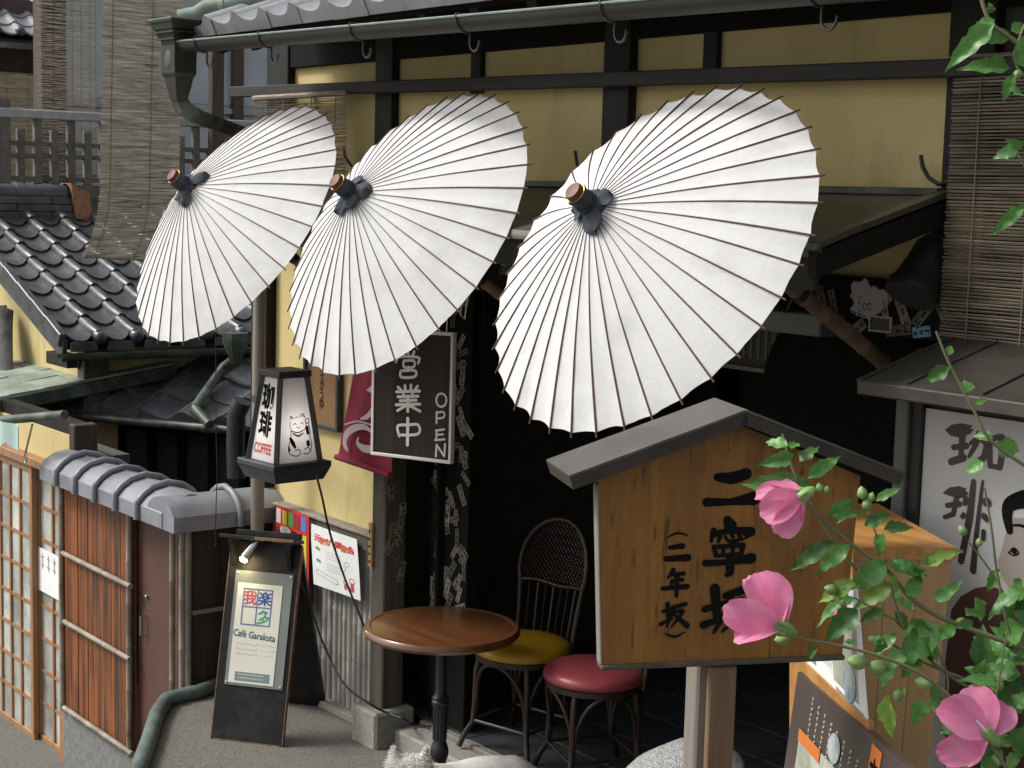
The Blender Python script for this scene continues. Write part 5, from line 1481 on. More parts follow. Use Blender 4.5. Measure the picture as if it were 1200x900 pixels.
for i, (pts, ws) in enumerate([([(945, 215), (938, 300)], [22, 16]), ([(908, 262), (962, 256)], [16, 18]), ([(898, 322), (950, 304)], [20, 22]),
        ([(1008, 196), (1004, 240), (972, 300)], [6, 18, 10]), ([(978, 246), (1012, 226), (1044, 248), (1034, 300), (1014, 322)], [10, 16, 20, 18, 24]),
        ([(1070, 228), (1056, 250), (1060, 338)], [14, 22, 16]), ([(1070, 226), (1108, 222), (1112, 260), (1100, 346)], [14, 20, 22, 16]), ([(1062, 338), (1098, 346)], [14, 14]),
        ([(922, 468), (908, 536)], [18, 14]), ([(882, 502), (934, 496)], [14, 16]), ([(872, 550), (910, 536)], [12, 14]), ([(992, 404), (974, 560), (940, 730)], [16, 22, 20]), ([(1030, 402), (1006, 600), (990, 770)], [8, 14, 20]),
        ([(962, 476), (956, 492)], [18, 16]), ([(952, 540), (946, 548)], [14, 14]), ([(1046, 488), (1050, 492)], [26, 24]), ([(1036, 546), (1048, 560)], [18, 16]), ([(1034, 610), (1032, 640)], [14, 12])]):
    mb.stroke([pc(*p) for p in pts], [w_ * wq * 1.25 for w_ in ws], .0008 + i * .00015)
mb.v = [p + V((0, YC - .003, 0)) for p in mb.v]
mb.build('lettering', MT['poster_ink'], pos)
s7 = 140 / 286
def pd(x, y):
    q = ony(1060 + x * s7, 460 + y * s7, YC - .004); return (q.x, q.z)
for nm, pts, m_, lf in (('print_kimono', [(112, 520), (135, 488), (170, 468), (205, 462), (240, 475), (262, 500), (330, 520), (398, 500), (420, 475), (455, 462), (490, 468), (525, 488), (548, 520), (562, 640), (565, 1200), (95, 1200), (98, 640)], 'poster_maroon', .001),
                        ('print_face', [(256, 300), (240, 345), (232, 380), (222, 405), (232, 440), (252, 470), (330, 520), (400, 470), (425, 430), (435, 380), (425, 330), (405, 300)], 'poster_skin', .0014),
                        ('print_obi', [(196, 630), (214, 628), (212, 700), (192, 700)], 'poster_grey', .0018)):
    mb = MB(); poly(mb, [pd(*p) for p in pts], lf); mb.v = [p + V((0, YC - .003, 0)) for p in mb.v]; mb.build(nm, MT[m_], pos)
mb = MB()
for pts, ws in (([(252, 330), (246, 285), (262, 262), (330, 250), (398, 262), (416, 290), (412, 330)], [16, 24, 30, 40, 34, 26, 16]), ([(258, 318), (285, 320), (330, 345)], [4, 6, 5]), ([(250, 384), (262, 372), (274, 384), (262, 390), (252, 384)], [3, 3, 3, 3, 3]), ([(262, 380), (264, 381)], [10, 10]), ([(356, 384), (368, 372), (382, 384), (368, 390), (358, 384)], [3, 3, 3, 3, 3]), ([(368, 380), (370, 381)], [10, 10]), ([(312, 430), (325, 436), (338, 430)], [3, 6, 3])):
    mb.stroke([pd(*p) for p in pts], [w_ * s7 * .00295 for w_ in ws], .0022 + .0002 * len(mb.v) / 100)
mb.v = [p + V((0, YC - .003, 0)) for p in mb.v]; mb.build('print_lines', MT['ink'], pos)

# ------------------------------------------------------------------ bamboo blind above it
a = ony(1122, 86, 3.90); bz = ony(1108, 412, 3.90).z
s = screen('bamboo_blind', 'split bamboo blind with open slats hanging above the poster case', V((-3.005, 3.90, a.z + .04)), V((-1.6, 3.90, a.z + .04)), a.z + .04 - bz, 'reed_grey', 84, (.07, .20, .33, .46), th=.0058, gap=.72, jit=.0015, rag=.25)
MB().tube([(-3.05, 3.86, bz - .02), (-1.6, 3.86, bz - .03)], .026, 10).build('rolled_foot', MT['rattan'], s, 60)
# bell-shaped lamp under the awning, small shelf, framed picture, dark round drum
bc = ony(1070, 340, 3.86)
bell = thing('bell_lamp', 'dark bell-shaped lamp under the awning by pasted stickers', 'lamp', V((bc.x, bc.y, bc.z)))
ax = (RT * .42 + UP * .80 + FW * .25).normalized()
MB().lathe([(.074, -.02), (.080, -.02), (.080, .012), (.073, .018), (.068, .04), (.058, .09), (.052, .15), (.035, .18)], bc, ax, 24).build('shade', MT['ironblack'], bell, 50)
MB().tube([bc + ax * .2, bc + ax * .32, V((bc.x + .14, YF - .02, bc.z + .30))], .03, 10).build('arm', MT['ironblack'], bell, 60)
sh = ony(930, 378, 3.86)
shf = thing('shelf_box', 'flat grey metal box fixed beside the bamboo arm', 'box', V((sh.x, 3.86, sh.z)))
MB().box(sh.x - .16, sh.x + .13, 3.84, 4.05, sh.z - .035, sh.z + .035, .005).build('casing', MT['plastic'], shf)
MB().tube([V((sh.x - .02, 3.85, sh.z + .035)), V((sh.x + .02, 3.83, sh.z + .09)), V((sh.x + .06, 3.80, sh.z + .14))], .004, 6).build('lead', MT['cable'], shf, 60)
f0 = ony(852, 385, 4.9); f1 = ony(928, 438, 4.9)
fpz = thing('framed_picture', 'dark framed picture of vertical stripes in the shadowed room', 'picture', V((f0.x, 4.9, f1.z)))
MB().box(f0.x - .2, f1.x, 4.9, 4.92, f1.z, f0.z + .1).build('picture', MT['room'], fpz)
for i in range(9):
    x = f0.x + (f1.x - f0.x) * (i + .5) / 9
    MB().box(x - .008, x + .008, 4.896, 4.8995, f1.z + .04, f0.z + .05).build('stripe', MT['plastic'], fpz)
for a in ((f0.x - .2, f1.x + .01, f1.z - .012, f1.z + .006), (f1.x - .006, f1.x + .011, f1.z + .0065, f0.z + .1)):
    MB().box(a[0], a[1], 4.885, 4.915, a[2], a[3]).build('frame', MT['postgrey'], fpz)
MB().tube([V((f0.x, 4.9, f0.z + .1)), V((f0.x, 4.9, 2.56))], .003, 5).build('cord', MT['cable'], fpz)
dc = ony(985, 480, 4.55)
dr_ = thing('round_drum', 'large black round drum in the dark behind the signboard', 'drum', V((dc.x, 4.55, dc.z - .45)))
MB().lathe([(.0, 0), (.40, 0), (.43, .03), (.43, .16), (.40, .19), (0, .19)], V((dc.x, 4.55, dc.z)), (0, 1, 0), 40, cap=False).build('body', MT['matblack'], dr_, 40)
for s_ in (-1, 1):
    MB().box(dc.x + s_ * .2 - .02, dc.x + s_ * .2 + .02, 4.6, 4.66, .098, dc.z - .3).build('leg', MT['ironblack'], dr_)

# ------------------------------------------------------------------ light wooden box stand
NRt = V(atd(1121, 642, 4.10)); FRt = V(onz(1029, 590, NRt.z))
e_ = (FRt - NRt); eL = e_.length; e_.normalize()
p_ = V((e_.y, -e_.x, 0))
if p_.dot(RT) > 0: p_ = -p_
wbest = min((abs(proj(NRt + p_ * (k * .005))[0] - 1000), k * .005) for k in range(20, 160))[1]
NLt = NRt + p_ * wbest; FLt = NLt + e_ * eL
ctr = (NRt + FLt) / 2
zt2 = NRt.z
wb = thing('wooden_stand', 'pale wooden box stand with knotty sloping top beside the signboard', 'stand', V((ctr.x, ctr.y, 0)))
def shr(p, f, z): q = ctr + (p - ctr) * f; return V((q.x, q.y, z))
sh_ = V((0, 0, -.028))
tops = [NLt, NRt, FRt, FLt]
MB().hexa([shr(p, 1.0, zt2 - .03) for p in tops], [shr(p, 1.0, zt2) for p in tops]).build('top', MT['boxwood'], wb)
bods = [shr(p, .96, zt2 - .032) for p in tops]; bot = [shr(p, .62, 0) for p in tops]
for i, nm in ((0, 'front_panel'), (1, 'side_panel'), (2, 'back_panel'), (3, 'side_panel')):
    j = (i + 1) % 4
    a, b, c, d = bot[i], bot[j], bods[j], bods[i]
    nn = (b - a).cross(d - a).normalized()
    if i == 0:
        for k in range(3):
            u0, u1 = k / 3 + .003, (k + 1) / 3 - .003
            MB().prism([a.lerp(b, u0), a.lerp(b, u1), d.lerp(c, u1), d.lerp(c, u0)], -nn * .018).build('board', MT['boxside'], wb)
    else:
        MB().prism([a, b, c, d], -nn * .018).build(nm, MT['boxwood' if i == 3 else 'boxside'], wb)
# photo sheet and wooden strip on its left side
a, b, c, d = bot[3], bot[0], bods[0], bods[3]
ln_ = (b - a).cross(d - a).normalized()
lo_ = a + ln_ * .004
def lf(px, py, o=0): return onp(px, py, a + ln_ * (.004 + o), ln_)
ph_ = thing('photo_menu', 'glossy menu sheet with food photos on the side of wooden stand', 'menu', lf(1000, 820))
def quad(mb_, pts, o, th=.003):
    q = [lf(px, py, o) for px, py in pts]
    return mb_.prism(q[::-1], -ln_ * th)
quad(MB(), [(938, 771), (1017, 848), (1004, 690), (925, 640)], .008).build('sheet', MT['whitepaper'], ph_)
quad(MB(), [(977, 796), (1006, 826), (1003, 720), (970, 700)], .0095).build('food_photo', MT['photo'], ph_)
quad(MB(), [(940, 765), (956, 780), (952, 700), (932, 690)], .0095).build('food_photo', MT['photo_blue'], ph_)
mk = MB()
for k in range(7):
    x = 960 + k * 2.2
    quad(mk, [(960, 765 + k * 3.2 - 14), (974, 777 + k * 3.2 - 14), (974, 778 + k * 3.2 - 14), (960, 766 + k * 3.2 - 14)], .0098, .0002)
for k in range(11):
    x = 980 + k * 3; y = 801 + k * 3.1
    quad(mk, [(x, y + 8), (x + 2, y + 10), (x + 1.6, y + 5), (x - .4, y + 3)], .0098, .0002)
mk.build('small_writing', MT['ink_grey'], ph_)
quad(MB(), [(935, 783), (1018, 860), (1018, 847), (937, 770)], .014, .014).build('strip', MT['boxwood'], ph_)
MB().lathe([(.045, 0), (.05, .002), (.03, .0025)], lf(996, 800, .010), ln_, 20).build('bowl_print', MT['photo_blue'], ph_)
# dark menu board leaning in front
mp0, mp1 = lf(935, 787, .022), lf(1082, 914, .022)
mr = (mp1 - mp0); mr.z = 0; mr.normalize()
mn = mr.cross(V((0, 0, 1)))
if mn.dot(CAM - mp0) < 0: mn = -mn
mbd = thing('menu_board', 'dark brown menu board with white vertical writing below the wooden stand', 'menu', V((mp0.x, mp0.y, 0)))
b0_ = V((mp0.x, mp0.y, .3)) - mr * .10 + mn * .05; b1_ = V((mp1.x, mp1.y, .3)) - mr * .14 + mn * .05
MB().prism([mp0, mp1, b1_, b0_], -mn * .02).build('panel', MT['menu_brown'], mbd)
for q in (.15, .85):
    pq_ = b0_.lerp(b1_, q); MB().bar(V((pq_.x, pq_.y, 0)) - mn * .01, pq_ - mn * .01, .03, .02).build('leg', MT['ironblack'], mbd)
def mpt(u, v, o=.002): return mp0.lerp(mp1, u) * (1 - v) + b0_.lerp(b1_, u) * v + mn * o
wr = MB(); r_ = random.Random(4)
for k in range(8):
    u = .17 + k * .058
    v = .035 + .008 * k
    for _ in range(9):
        l_ = r_.uniform(.008, .014)
        for q in range(2):
            du = r_.uniform(-.006, .004)
            wr.add([mpt(u + du, v + q * .004), mpt(u + du + .009, v + q * .004), mpt(u + du + .009, v + q * .004 + .0025), mpt(u + du, v + q * .004 + .0025)], [(0, 1, 2, 3)])
        wr.add([mpt(u - .001, v, .0022), mpt(u + .001, v, .0022), mpt(u + .001, v + l_, .0022), mpt(u - .001, v + l_, .0022)], [(0, 1, 2, 3)])
        v += l_ + .006
wr.build('small_writing', MT['offwhite'], mbd)
og = MB().add([mpt(.66, .015), mpt(.735, .02), mpt(.735, .22), mpt(.66, .20)], [(0, 1, 2, 3)]); og.build('orange_label', MT['orange'], mbd)
ki = text_mb('京', 1.0, .03)
ki.v = [mpt(.698 + p.x * .062, .105 + p.z * -.115, .003) for p in ki.v]
ki.build('label_character', MT['ink'], mbd)
MB().add([mpt(.10, .16), mpt(.42, .17), mpt(.42, .40), mpt(.10, .38)], [(0, 1, 2, 3)]).build('food_photo', MT['photo'], mbd)
MB().add([mpt(.40 + .05 * math.cos(q), .12 + .045 * math.sin(q), .004) for q in [i * 2 * math.pi / 18 for i in range(18)]], [tuple(range(18))]).build('bowl_print', MT['photo_blue'], mbd)
MB().add([mpt(.10, .155, .005), mpt(.30, .16, .005), mpt(.30, .20, .005), mpt(.10, .195, .005)], [(0, 1, 2, 3)]).build('orange_label', MT['orange'], mbd)

# ================================================================== FURNITURE
tc = onz(518, 735, .72)
tb_ = thing('cafe_table', 'round glossy brown wooden table on black iron column', 'table', V((tc.x, tc.y, 0)))
tr_ = .318
MB().lathe([(0, .728), (tr_ - .035, .728), (tr_ - .03, .7255), (tr_ - .026, .728), (tr_ - .008, .7265), (tr_, .717), (tr_ + .002, .705), (tr_ - .006, .693), (tr_ - .03, .688), (0, .688)], V((tc.x, tc.y, 0)), n=96, cap=False).build('table_top', MT['tabletop'], tb_, 35)
col = []
for r, h in ((.20, 0), (.205, .02), (.19, .035), (.10, .055), (.055, .075), (.032, .10), (.030, .155), (.034, .172), (.038, .186), (.038, .204), (.034, .222), (.028, .236), (.026, .245), (.026, .39), (.034, .395), (.036, .41), (.030, .418), (.034, .426), (.026, .435), (.022, .45), (.021, .66), (.05, .67), (.10, .688)):
    col.append((r, h))
MB().lathe(col, V((tc.x, tc.y, 0)), n=24).build('column', MT['ironblack'], tb_, 35)
for k in range(12):
    an = 2 * math.pi * k / 12
    MB().tube([V((tc.x + .026 * math.cos(an), tc.y + .026 * math.sin(an), .25)), V((tc.x + .026 * math.cos(an), tc.y + .026 * math.sin(an), .385))], .004, 5).build('flute', MT['ironblack'], tb_, 60)
FZ = .098
def chair(label, pc_, yaw, vinyl, sr=.212):
    m_ = Matrix.Translation(V((pc_.x, pc_.y, FZ))) @ Matrix.Rotation(yaw, 4, 'Z')
    c = thing('bentwood_chair', label, 'chair', m_, 'bentwood chairs in the cafe entrance')
    SZ = .452
    MB().lathe([(0, SZ + .024), (sr * .6, SZ + .022), (sr * .88, SZ + .014), (sr * .98, SZ), (sr, SZ - .016), (sr * .985, SZ - .030), (sr * .93, SZ - .036), (0, SZ - .036)], n=48, cap=False).build('seat', MT[vinyl], c, 60, local=True)
    MB().lathe([(sr * .90, SZ - .062), (sr * .955, SZ - .060), (sr * .955, SZ - .037), (sr * .90, SZ - .035)], n=40, cap=False).build('seat_ring', MT['rattan'], c, 50, local=True)
    L = []
    for k in range(4):
        an = math.pi / 4 + k * math.pi / 2
        d = V((math.cos(an), math.sin(an), 0))
        pts = [d * (sr * .84) + V((0, 0, SZ - .04)), d * (sr * .92) + V((0, 0, SZ - .12)), d * (sr * .93) + V((0, 0, SZ - .24)), d * (sr * .96) + V((0, 0, SZ - .34)), d * (sr * 1.12) + V((0, 0, .06)), d * (sr * 1.25)]
        MB().tube(pts, [.014, .0145, .014, .0135, .013, .0125], 9).build('leg', MT['rattan'], c, 60, local=True)
        a2 = an + math.pi / 2; d2 = V((math.cos(a2), math.sin(a2), 0))
        arch = []
        for q in range(13):
            t = q / 12; s_ = math.sin(math.pi * t)
            w_ = (d * (1 - t) + d2 * t); w_ = w_.normalized() * sr * (.91 + .0 * s_)
            arch.append(w_ + V((0, 0, SZ - .30 + .245 * s_ ** .6)))
        MB().tube(arch, .0095, 7).build('arch_brace', MT['rattan'], c, 60, local=True)
        MB().tube([d * sr * .98 + V((0, 0, .115)), d2 * sr * .98 + V((0, 0, .115))], .007, 6).build('stretcher', MT['rattan'], c, 60, local=True)
    # hooped back with a woven panel above spindles; back side is +y
    hb = .195; zt_ = SZ + .50
    def bx_(x, z):                                         # the back leans and bows a little
        h = (z - SZ) / .5
        return V((x, sr * .86 + .09 * h - .10 * (x / hb) ** 2 * .35, z))
    hoop = [bx_(-.150, SZ - .05), bx_(-.158, SZ + .10), bx_(-.172, SZ + .24)]
    for q in range(15):
        t = math.pi * q / 14
        hoop.append(bx_(-hb * math.cos(t) * (.93 + .04 * math.sin(t)), SZ + .27 + .235 * math.sin(t) ** .85))
    hoop += [bx_(.172, SZ + .24), bx_(.158, SZ + .10), bx_(.150, SZ - .05)]
    MB().tube(hoop, .0135, 9).build('back_hoop', MT['rattan'], c, 60, local=True)
    MB().tube([bx_(-.165 + .33 * q / 8, SZ + .225 + .006 * math.sin(q)) for q in range(9)], .010, 8).build('back_rail', MT['rattan'], c, 60, local=True)
    for q in range(7):
        x = -.125 + .25 * q / 6
        MB().tube([bx_(x * .9, SZ - .01), bx_(x, SZ + .22)], .0055, 6).build('spindle', MT['rattan'], c, 60, local=True)
    wv = MB()
    def inside(x, z):
        h = (z - SZ - .235) / .255
        return 0 <= h <= 1 and abs(x) < hb * .93 * math.sqrt(max(0, 1 - max(0, h - .12) ** 2 / .80))
    for fam in ((1, 1), (1, -1), (1, 0)):
        for k in range(-16, 30):
            seg = []
            for q in range(0, 60):
                if fam == (1, 0): x = -.2 + .4 * q / 59; z = SZ + .235 + k * .018
                else: x = -.2 + .4 * q / 59; z = SZ + .235 + k * .0235 + fam[1] * (x + .2) * 1.1 - (.44 if fam[1] > 0 else -.0)
                ok = inside(x, z)
                if ok: seg.append(bx_(x, z) + V((0, -.002 * fam[1], 0)))
                if (not ok or q == 59) and len(seg) > 3:
                    wv.tube(seg[::3] + [seg[-1]], .0028, 3, cap=False); seg = []
                elif not ok: seg = []
    tag(wv.build('woven_panel', MT['rattan'], c, 0, local=True), kind='stuff')
    return c
yc = onz(612, 752, FZ + .46); kc = onz(697, 783, FZ + .46)
ang = math.atan2(fwd.y, fwd.x)
chair('bentwood chair with round mustard yellow vinyl seat and woven hooped back', yc, ang - math.pi / 2 - math.radians(38), 'vinyl_yellow')
chair('bentwood chair with round dusty red vinyl seat', kc, ang - math.pi / 2 - math.radians(72), 'vinyl_pink')
# bench with a woven cushion deep inside
b0 = ony(548, 690, 5.35); b1 = ony(632, 690, 5.35)
bn = thing('wicker_bench', 'dark bench with woven cushion in the shadow of the room', 'bench', V((b0.x, 5.35, FZ)))
zb_ = b0.z
MB().box(b0.x - .25, b1.x + .1, 5.35, 5.85, zb_ - .09, zb_ - .03, .01).build('seat_frame', MT['rattan'], bn)
MB().sheet(lambda u, v: V((b0.x - .25 + (b1.x + .35 - b0.x) * u, 5.33 + .5 * v, zb_ - .02 + .07 * math.sin(math.pi * u) ** .4 * math.sin(math.pi * v) ** .4)), 24, 12, .05, (0, 0, 1)).build('cushion', MT['weave'], bn, 60)
for i, (x, y) in enumerate(((b0.x - .22, 5.38), (b1.x + .07, 5.38), (b0.x - .22, 5.82), (b1.x + .07, 5.82))):
    MB().box(x - .02, x + .02, y - .02, y + .02, FZ, zb_ - .09).build('leg', MT['rattan'], bn)
MB().sheet(lambda u, v: V((b0.x - .25 + (b1.x + .35 - b0.x) * u, 5.80 + .08 * v, zb_ + .38 * v)), 12, 6, .05, (0, -1, 0)).build('back_cushion', MT['weave'], bn, 60)
cb0 = ony(560, 720, 5.2); 
cab = thing('side_cabinet', 'dim grey cabinet beneath the woven bench cushion', 'cabinet', V((cb0.x, 5.0, FZ)))
MB().box(cb0.x + .05, cb0.x + .32, 5.0, 5.28, FZ + .02, zb_ - .12, .006).build('carcass', MT['plastic'], cab)
MB().box(cb0.x + .07, cb0.x + .30, 4.988, 4.999, FZ + .05, zb_ - .15, .004).build('door', MT['room'], cab)

# granite stone beside the sign post
gs = onz(800, 871, .62)
gm = MB()
gxd = V((RT.x, RT.y, 0)).normalized(); gyd = V((-gxd.y, gxd.x, 0))
def gst(u, v):
    a_ = 2 * math.pi * u; 
    prof_ = [(0, .62), (.10, .615), (.17, .595), (.215, .56), (.235, .50), (.24, .3), (.25, 0)]
    k = v * 6; i = min(int(k), 5); t = k - i
    r = prof_[i][0] * (1 - t) + prof_[i + 1][0] * t; z = prof_[i][1] * (1 - t) + prof_[i + 1][1] * t
    c_ = abs(math.cos(a_)) ** .6 * (1 if math.cos(a_) > 0 else -1); s_ = abs(math.sin(a_)) ** .6 * (1 if math.sin(a_) > 0 else -1)
    return V((gs.x, gs.y, 0)) + gxd * (c_ * r) + gyd * (s_ * r * .7) + V((0, 0, z - .10 * (0 if c_ > 0 else abs(c_) * (r / .24) * (z > .3))))
gm.grid(gst, 40, 18)
tag(gm.build('granite_stone', MT['granite'], None, 60), 'speckled pale granite stone with rounded top beside the sign post', 'stone')
# copper pipe lying along the forecourt edge
pz = .03
cp = [onz(262, 801, pz), onz(248, 805, pz), onz(232, 811, pz), onz(212, 815, pz), onz(195, 820, pz), onz(184, 836, pz), onz(176, 862, pz), onz(166, 892, pz), onz(150, 935, pz), onz(130, 990, pz)]
cp2 = []
for i in range(len(cp) - 1):
    cp2 += [cp[i].lerp(cp[i + 1], k / 3) + V((0, 0, .004 * noise.noise(V((i, k, 2))))) for k in range(3)]
tag(MB().tube(cp2, [.036 + .003 * noise.noise(V((i * .5, 0, 0))) for i in range(len(cp2))], 12).build('copper_pipe', MT['pipe_old'], None, 60), 'greenish copper pipe bent along the edge of the forecourt', 'pipe')
# ================================================================== THE DOG
dh = onz(479, 900, .36)
fd = (rgt * -.92 - fwd * .38).normalized()                 # the way it faces
sd_ = V((-fd.y, fd.x, 0))
DM = Matrix((fd, sd_, V((0, 0, 1)))).transposed().to_4x4()
bk = onz(562, 890, .285)
DM.translation = V((bk.x, bk.y, 0))
hd = DM.inverted() @ dh
dog = MB()
def ell(c, r, rot=0):
    t = MB().lathe([(max(.001, math.sin(math.pi * i / 10)), -math.cos(math.pi * i / 10)) for i in range(11)], n=16)
    m_ = Matrix.Rotation(rot, 3, 'Y')
    dog.add([V(c) + m_ @ V((p.x * r[0], p.y * r[1], p.z * r[2])) for p in t.v], t.f)
ell((-.02, 0, .205), (.225, .088, .088)); ell((.11, 0, .19), (.10, .082, .095)); ell((-.13, 0, .195), (.10, .084, .090))
hx, hy, hz = hd.x, hd.y, .325
dog.tube([V((.16, hy * .3, .22)), V((hx * .8, hy * .7, .27)), V((hx, hy, .31))], [.085, .075, .07], 14)
ell((hx, hy, hz + .012), (.074, .074, .070)); ell((hx + .06, hy, hz - .02), (.05, .036, .034))
for s_ in (-1, 1):
    er = DM.to_3x3().inverted() @ rgt
    h0e = V((hx, hy, hz)) + er * (s_ * .045)
    dog.tube([h0e + V((0, 0, .03)), h0e + er * (s_ * .010) + V((0, 0, .075)), h0e + er * (s_ * .014) + V((0, 0, .122))], [.030, .022, .004], 10)
    dog.tube([V((.14, s_ * .055, .20)), V((.15, s_ * .058, .10)), V((.145, s_ * .058, .02)), V((.165, s_ * .058, .014))], [.038, .026, .024, .02], 10)
    dog.tube([V((-.15, s_ * .055, .20)), V((-.13, s_ * .060, .13)), V((-.19, s_ * .060, .085)), V((-.175, s_ * .060, .02)), V((-.155, s_ * .06, .014))], [.05, .038, .024, .022, .02], 10)
dog.tube([V((-.20, 0, .23)), V((-.245, 0, .20)), V((-.26, 0, .13))], [.025, .02, .006], 10)
dg_ = thing('white_dog', 'small shaggy white terrier with pricked ears beside the table foot', 'dog', DM)
bo = dog.build('body', MT['fur'], dg_, 180, local=True)
rm = bo.modifiers.new('one skin', 'REMESH'); rm.mode = 'VOXEL'; rm.voxel_size = .009; rm.use_smooth_shade = True
sm_ = bo.modifiers.new('soft', 'SMOOTH'); sm_.factor = .6; sm_.iterations = 4
# coat: short locks all over head and back
bpy.context.view_layer.update()
dgp = bpy.context.evaluated_depsgraph_get()
em = bo.evaluated_get(dgp).to_mesh()
coat = MB(); r_ = random.Random(9)
for vtx in em.vertices:
    p = vtx.co; n_ = vtx.normal
    headish = (p - V((hx, hy, hz))).length < .135
    if p.z < .10 or not headish: continue
    for _ in range(3 if headish else 1):
        L = r_.uniform(.010, .026) if headish else r_.uniform(.008, .016)
        if headish and p.z > hz + .065: L *= .45
        d = (n_ * (.55 if headish else .22) + V((-.75, 0, -.25)) * (.15 if headish else 1) + er * (.7 * (1 if (p - V((hx, hy, hz))).dot(er) > 0 else -1)) + V((r_.uniform(-.5, .5), r_.uniform(-.5, .5), r_.uniform(-.3, .5))) * (.7 if headish else .3)).normalized()
        s_ = d.cross(V((r_.uniform(-1, 1), r_.uniform(-1, 1), r_.uniform(-1, 1)))).normalized() * .0022
        q = p + V((r_.uniform(-1, 1), r_.uniform(-1, 1), r_.uniform(-1, 1))) * .004
        coat.add([q - s_, q + s_, q + d * L * .6 + s_ * .7 + n_ * .002, q + d * L, q + d * L * .6 - s_ * .7], [(0, 1, 2, 3, 4)])
bo.evaluated_get(dgp).to_mesh_clear()
tag(coat.build('fur', MT['fur'], dg_, 0, local=True), kind='stuff')
for s_ in (-1, 1):
    MB().lathe([(.001, -.007), (.006, -.004), (.007, 0), (.001, .006)], V((hx + .055, hy + s_ * .026, hz + .012)), n=10).build('eye', MT['ink'], dg_, 60, local=True)
MB().lathe([(.001, -.010), (.011, -.004), (.011, .004), (.001, .010)], V((hx + .112, hy, hz - .008)), n=10).build('nose', MT['ink'], dg_, 60, local=True)

# ================================================================== HIBISCUS IN THE FOREGROUND
HD = 2.85
hroot = atd(1330, 1000, HD); hroot.z = 0
hib = thing('hibiscus_shrub', 'hibiscus shrub with pink flowers, green buds and toothed leaves', 'shrub', hroot)
hr = random.Random(21)
def ip(px, py, dd=0): return atd(px, py, HD + dd)
def stem(pts, r0, r1, d0=0, d1=0, name='stem'):
    n_ = len(pts); P = []
    Q = [ip(x, y, d0 + (d1 - d0) * i / (n_ - 1)) for i, (x, y) in enumerate(pts)]
    for i in range(n_ - 1):
        p0 = Q[max(i - 1, 0)]; p1 = Q[i]; p2 = Q[i + 1]; p3 = Q[min(i + 2, n_ - 1)]
        for k in range(4):
            t = k / 4
            P.append(.5 * ((2 * p1) + (p2 - p0) * t + (2 * p0 - 5 * p1 + 4 * p2 - p3) * t * t + (3 * p1 - p0 - 3 * p2 + p3) * t ** 3))
    P.append(Q[-1])
    MB().tube(P, [r0 + (r1 - r0) * i / (len(P) - 1) for i in range(len(P))], 7).build(name, MT['stem'], hib, 60)
stem([(917, 508), (926, 540), (944, 585), (968, 612), (1005, 643), (1040, 668), (1066, 700), (1100, 722), (1150, 742), (1215, 765), (1300, 800)], .0022, .0052, .02, -.02)
stem([(950, 590), (975, 630), (1004, 668)], .0028, .0028, .03, .03)
stem([(905, 741), (935, 748), (985, 757), (1040, 772), (1090, 797), (1128, 832), (1160, 872), (1200, 930)], .0022, .0042, -.10, -.05)
stem([(1017, 598), (1028, 630), (1034, 650), (1042, 672)], .0016, .0026, .02, .01)
stem([(1042, 672), (1050, 710), (1070, 750), (1110, 790), (1180, 830)], .002, .003, .02, .03)
stem([(1154, 572), (1162, 620), (1170, 680), (1190, 760), (1240, 840)], .0018, .0032, -.03, 0)
stem([(1097, 388), (1112, 425), (1140, 478), (1160, 515), (1205, 548), (1290, 600)], .0022, .0036, -.05, -.05)
stem([(1135, 635), (1160, 668), (1185, 712)], .0014, .002, .0, .02)
stem([(1000, 700), (1040, 722), (1085, 745), (1110, 790), (1108, 830)], .0016, .002, .03, .02)
stem([(1030, 745), (1080, 775), (1140, 800), (1200, 830)], .002, .003, .06, .05)
stem([(1148, -8), (1160, 25), (1185, 45), (1205, 58), (1260, 90)], .0034, .0048, .0, 0)
stem([(1205, 20), (1192, 55), (1196, 85), (1240, 110)], .002, .003, .0, 0)
stem([(1192, 178), (1205, 200), (1240, 220)], .0012, .002, 0, 0)
stem([(1180, 740), (1172, 790), (1165, 830)], .0016, .002, -.05, -.05)
stem([(1340, 1000), (1300, 800), (1290, 600), (1270, 300), (1240, 90)], .014, .006, .05, .02, 'trunk')
MB().tube([hroot, ip(1340, 1000, .05)], [.018, .014], 8).build('trunk', MT['stem'], hib, 60)
def leaf_mesh(seed, m_, narrow=1.0):
    r = random.Random(seed); mb = MB()
    st = [(0, .02), (.10, .22), (.22, .40), (.34, .47), (.44, .40), (.52, .42), (.64, .31), (.74, .27), (.86, .14), (1.0, 0.0)]
    fold = r.uniform(.10, .28); bend = r.uniform(.1, .45); wv = r.uniform(.03, .07)
    vs = []
    for i, (t, w_) in enumerate(st):
        w_ *= narrow * r.uniform(.9, 1.1); z = -bend * t * t
        mid = V((t, 0, z))
        for s_ in (-1, -.5, 0, .5, 1):
            tooth = (.014 * (1 if i % 2 else -1) if abs(s_) == 1 else 0)
            vs.append(mid + V((tooth, s_ * w_, abs(s_) * w_ * fold + wv * math.sin(i * 1.7 + s_ * 2 + seed) * abs(s_))))
    fs = [(i * 5 + j, i * 5 + j + 1, (i + 1) * 5 + j + 1, (i + 1) * 5 + j) for i in range(len(st) - 1) for j in range(4)]
    return mb.add(vs, fs).mesh('leaf', m_, 180)
LEAF = [leaf_mesh(k, MT['leaf'], .9 + .1 * (k % 3)) for k in range(4)] + [leaf_mesh(k + 9, MT['leaf_light'], .85) for k in range(2)]
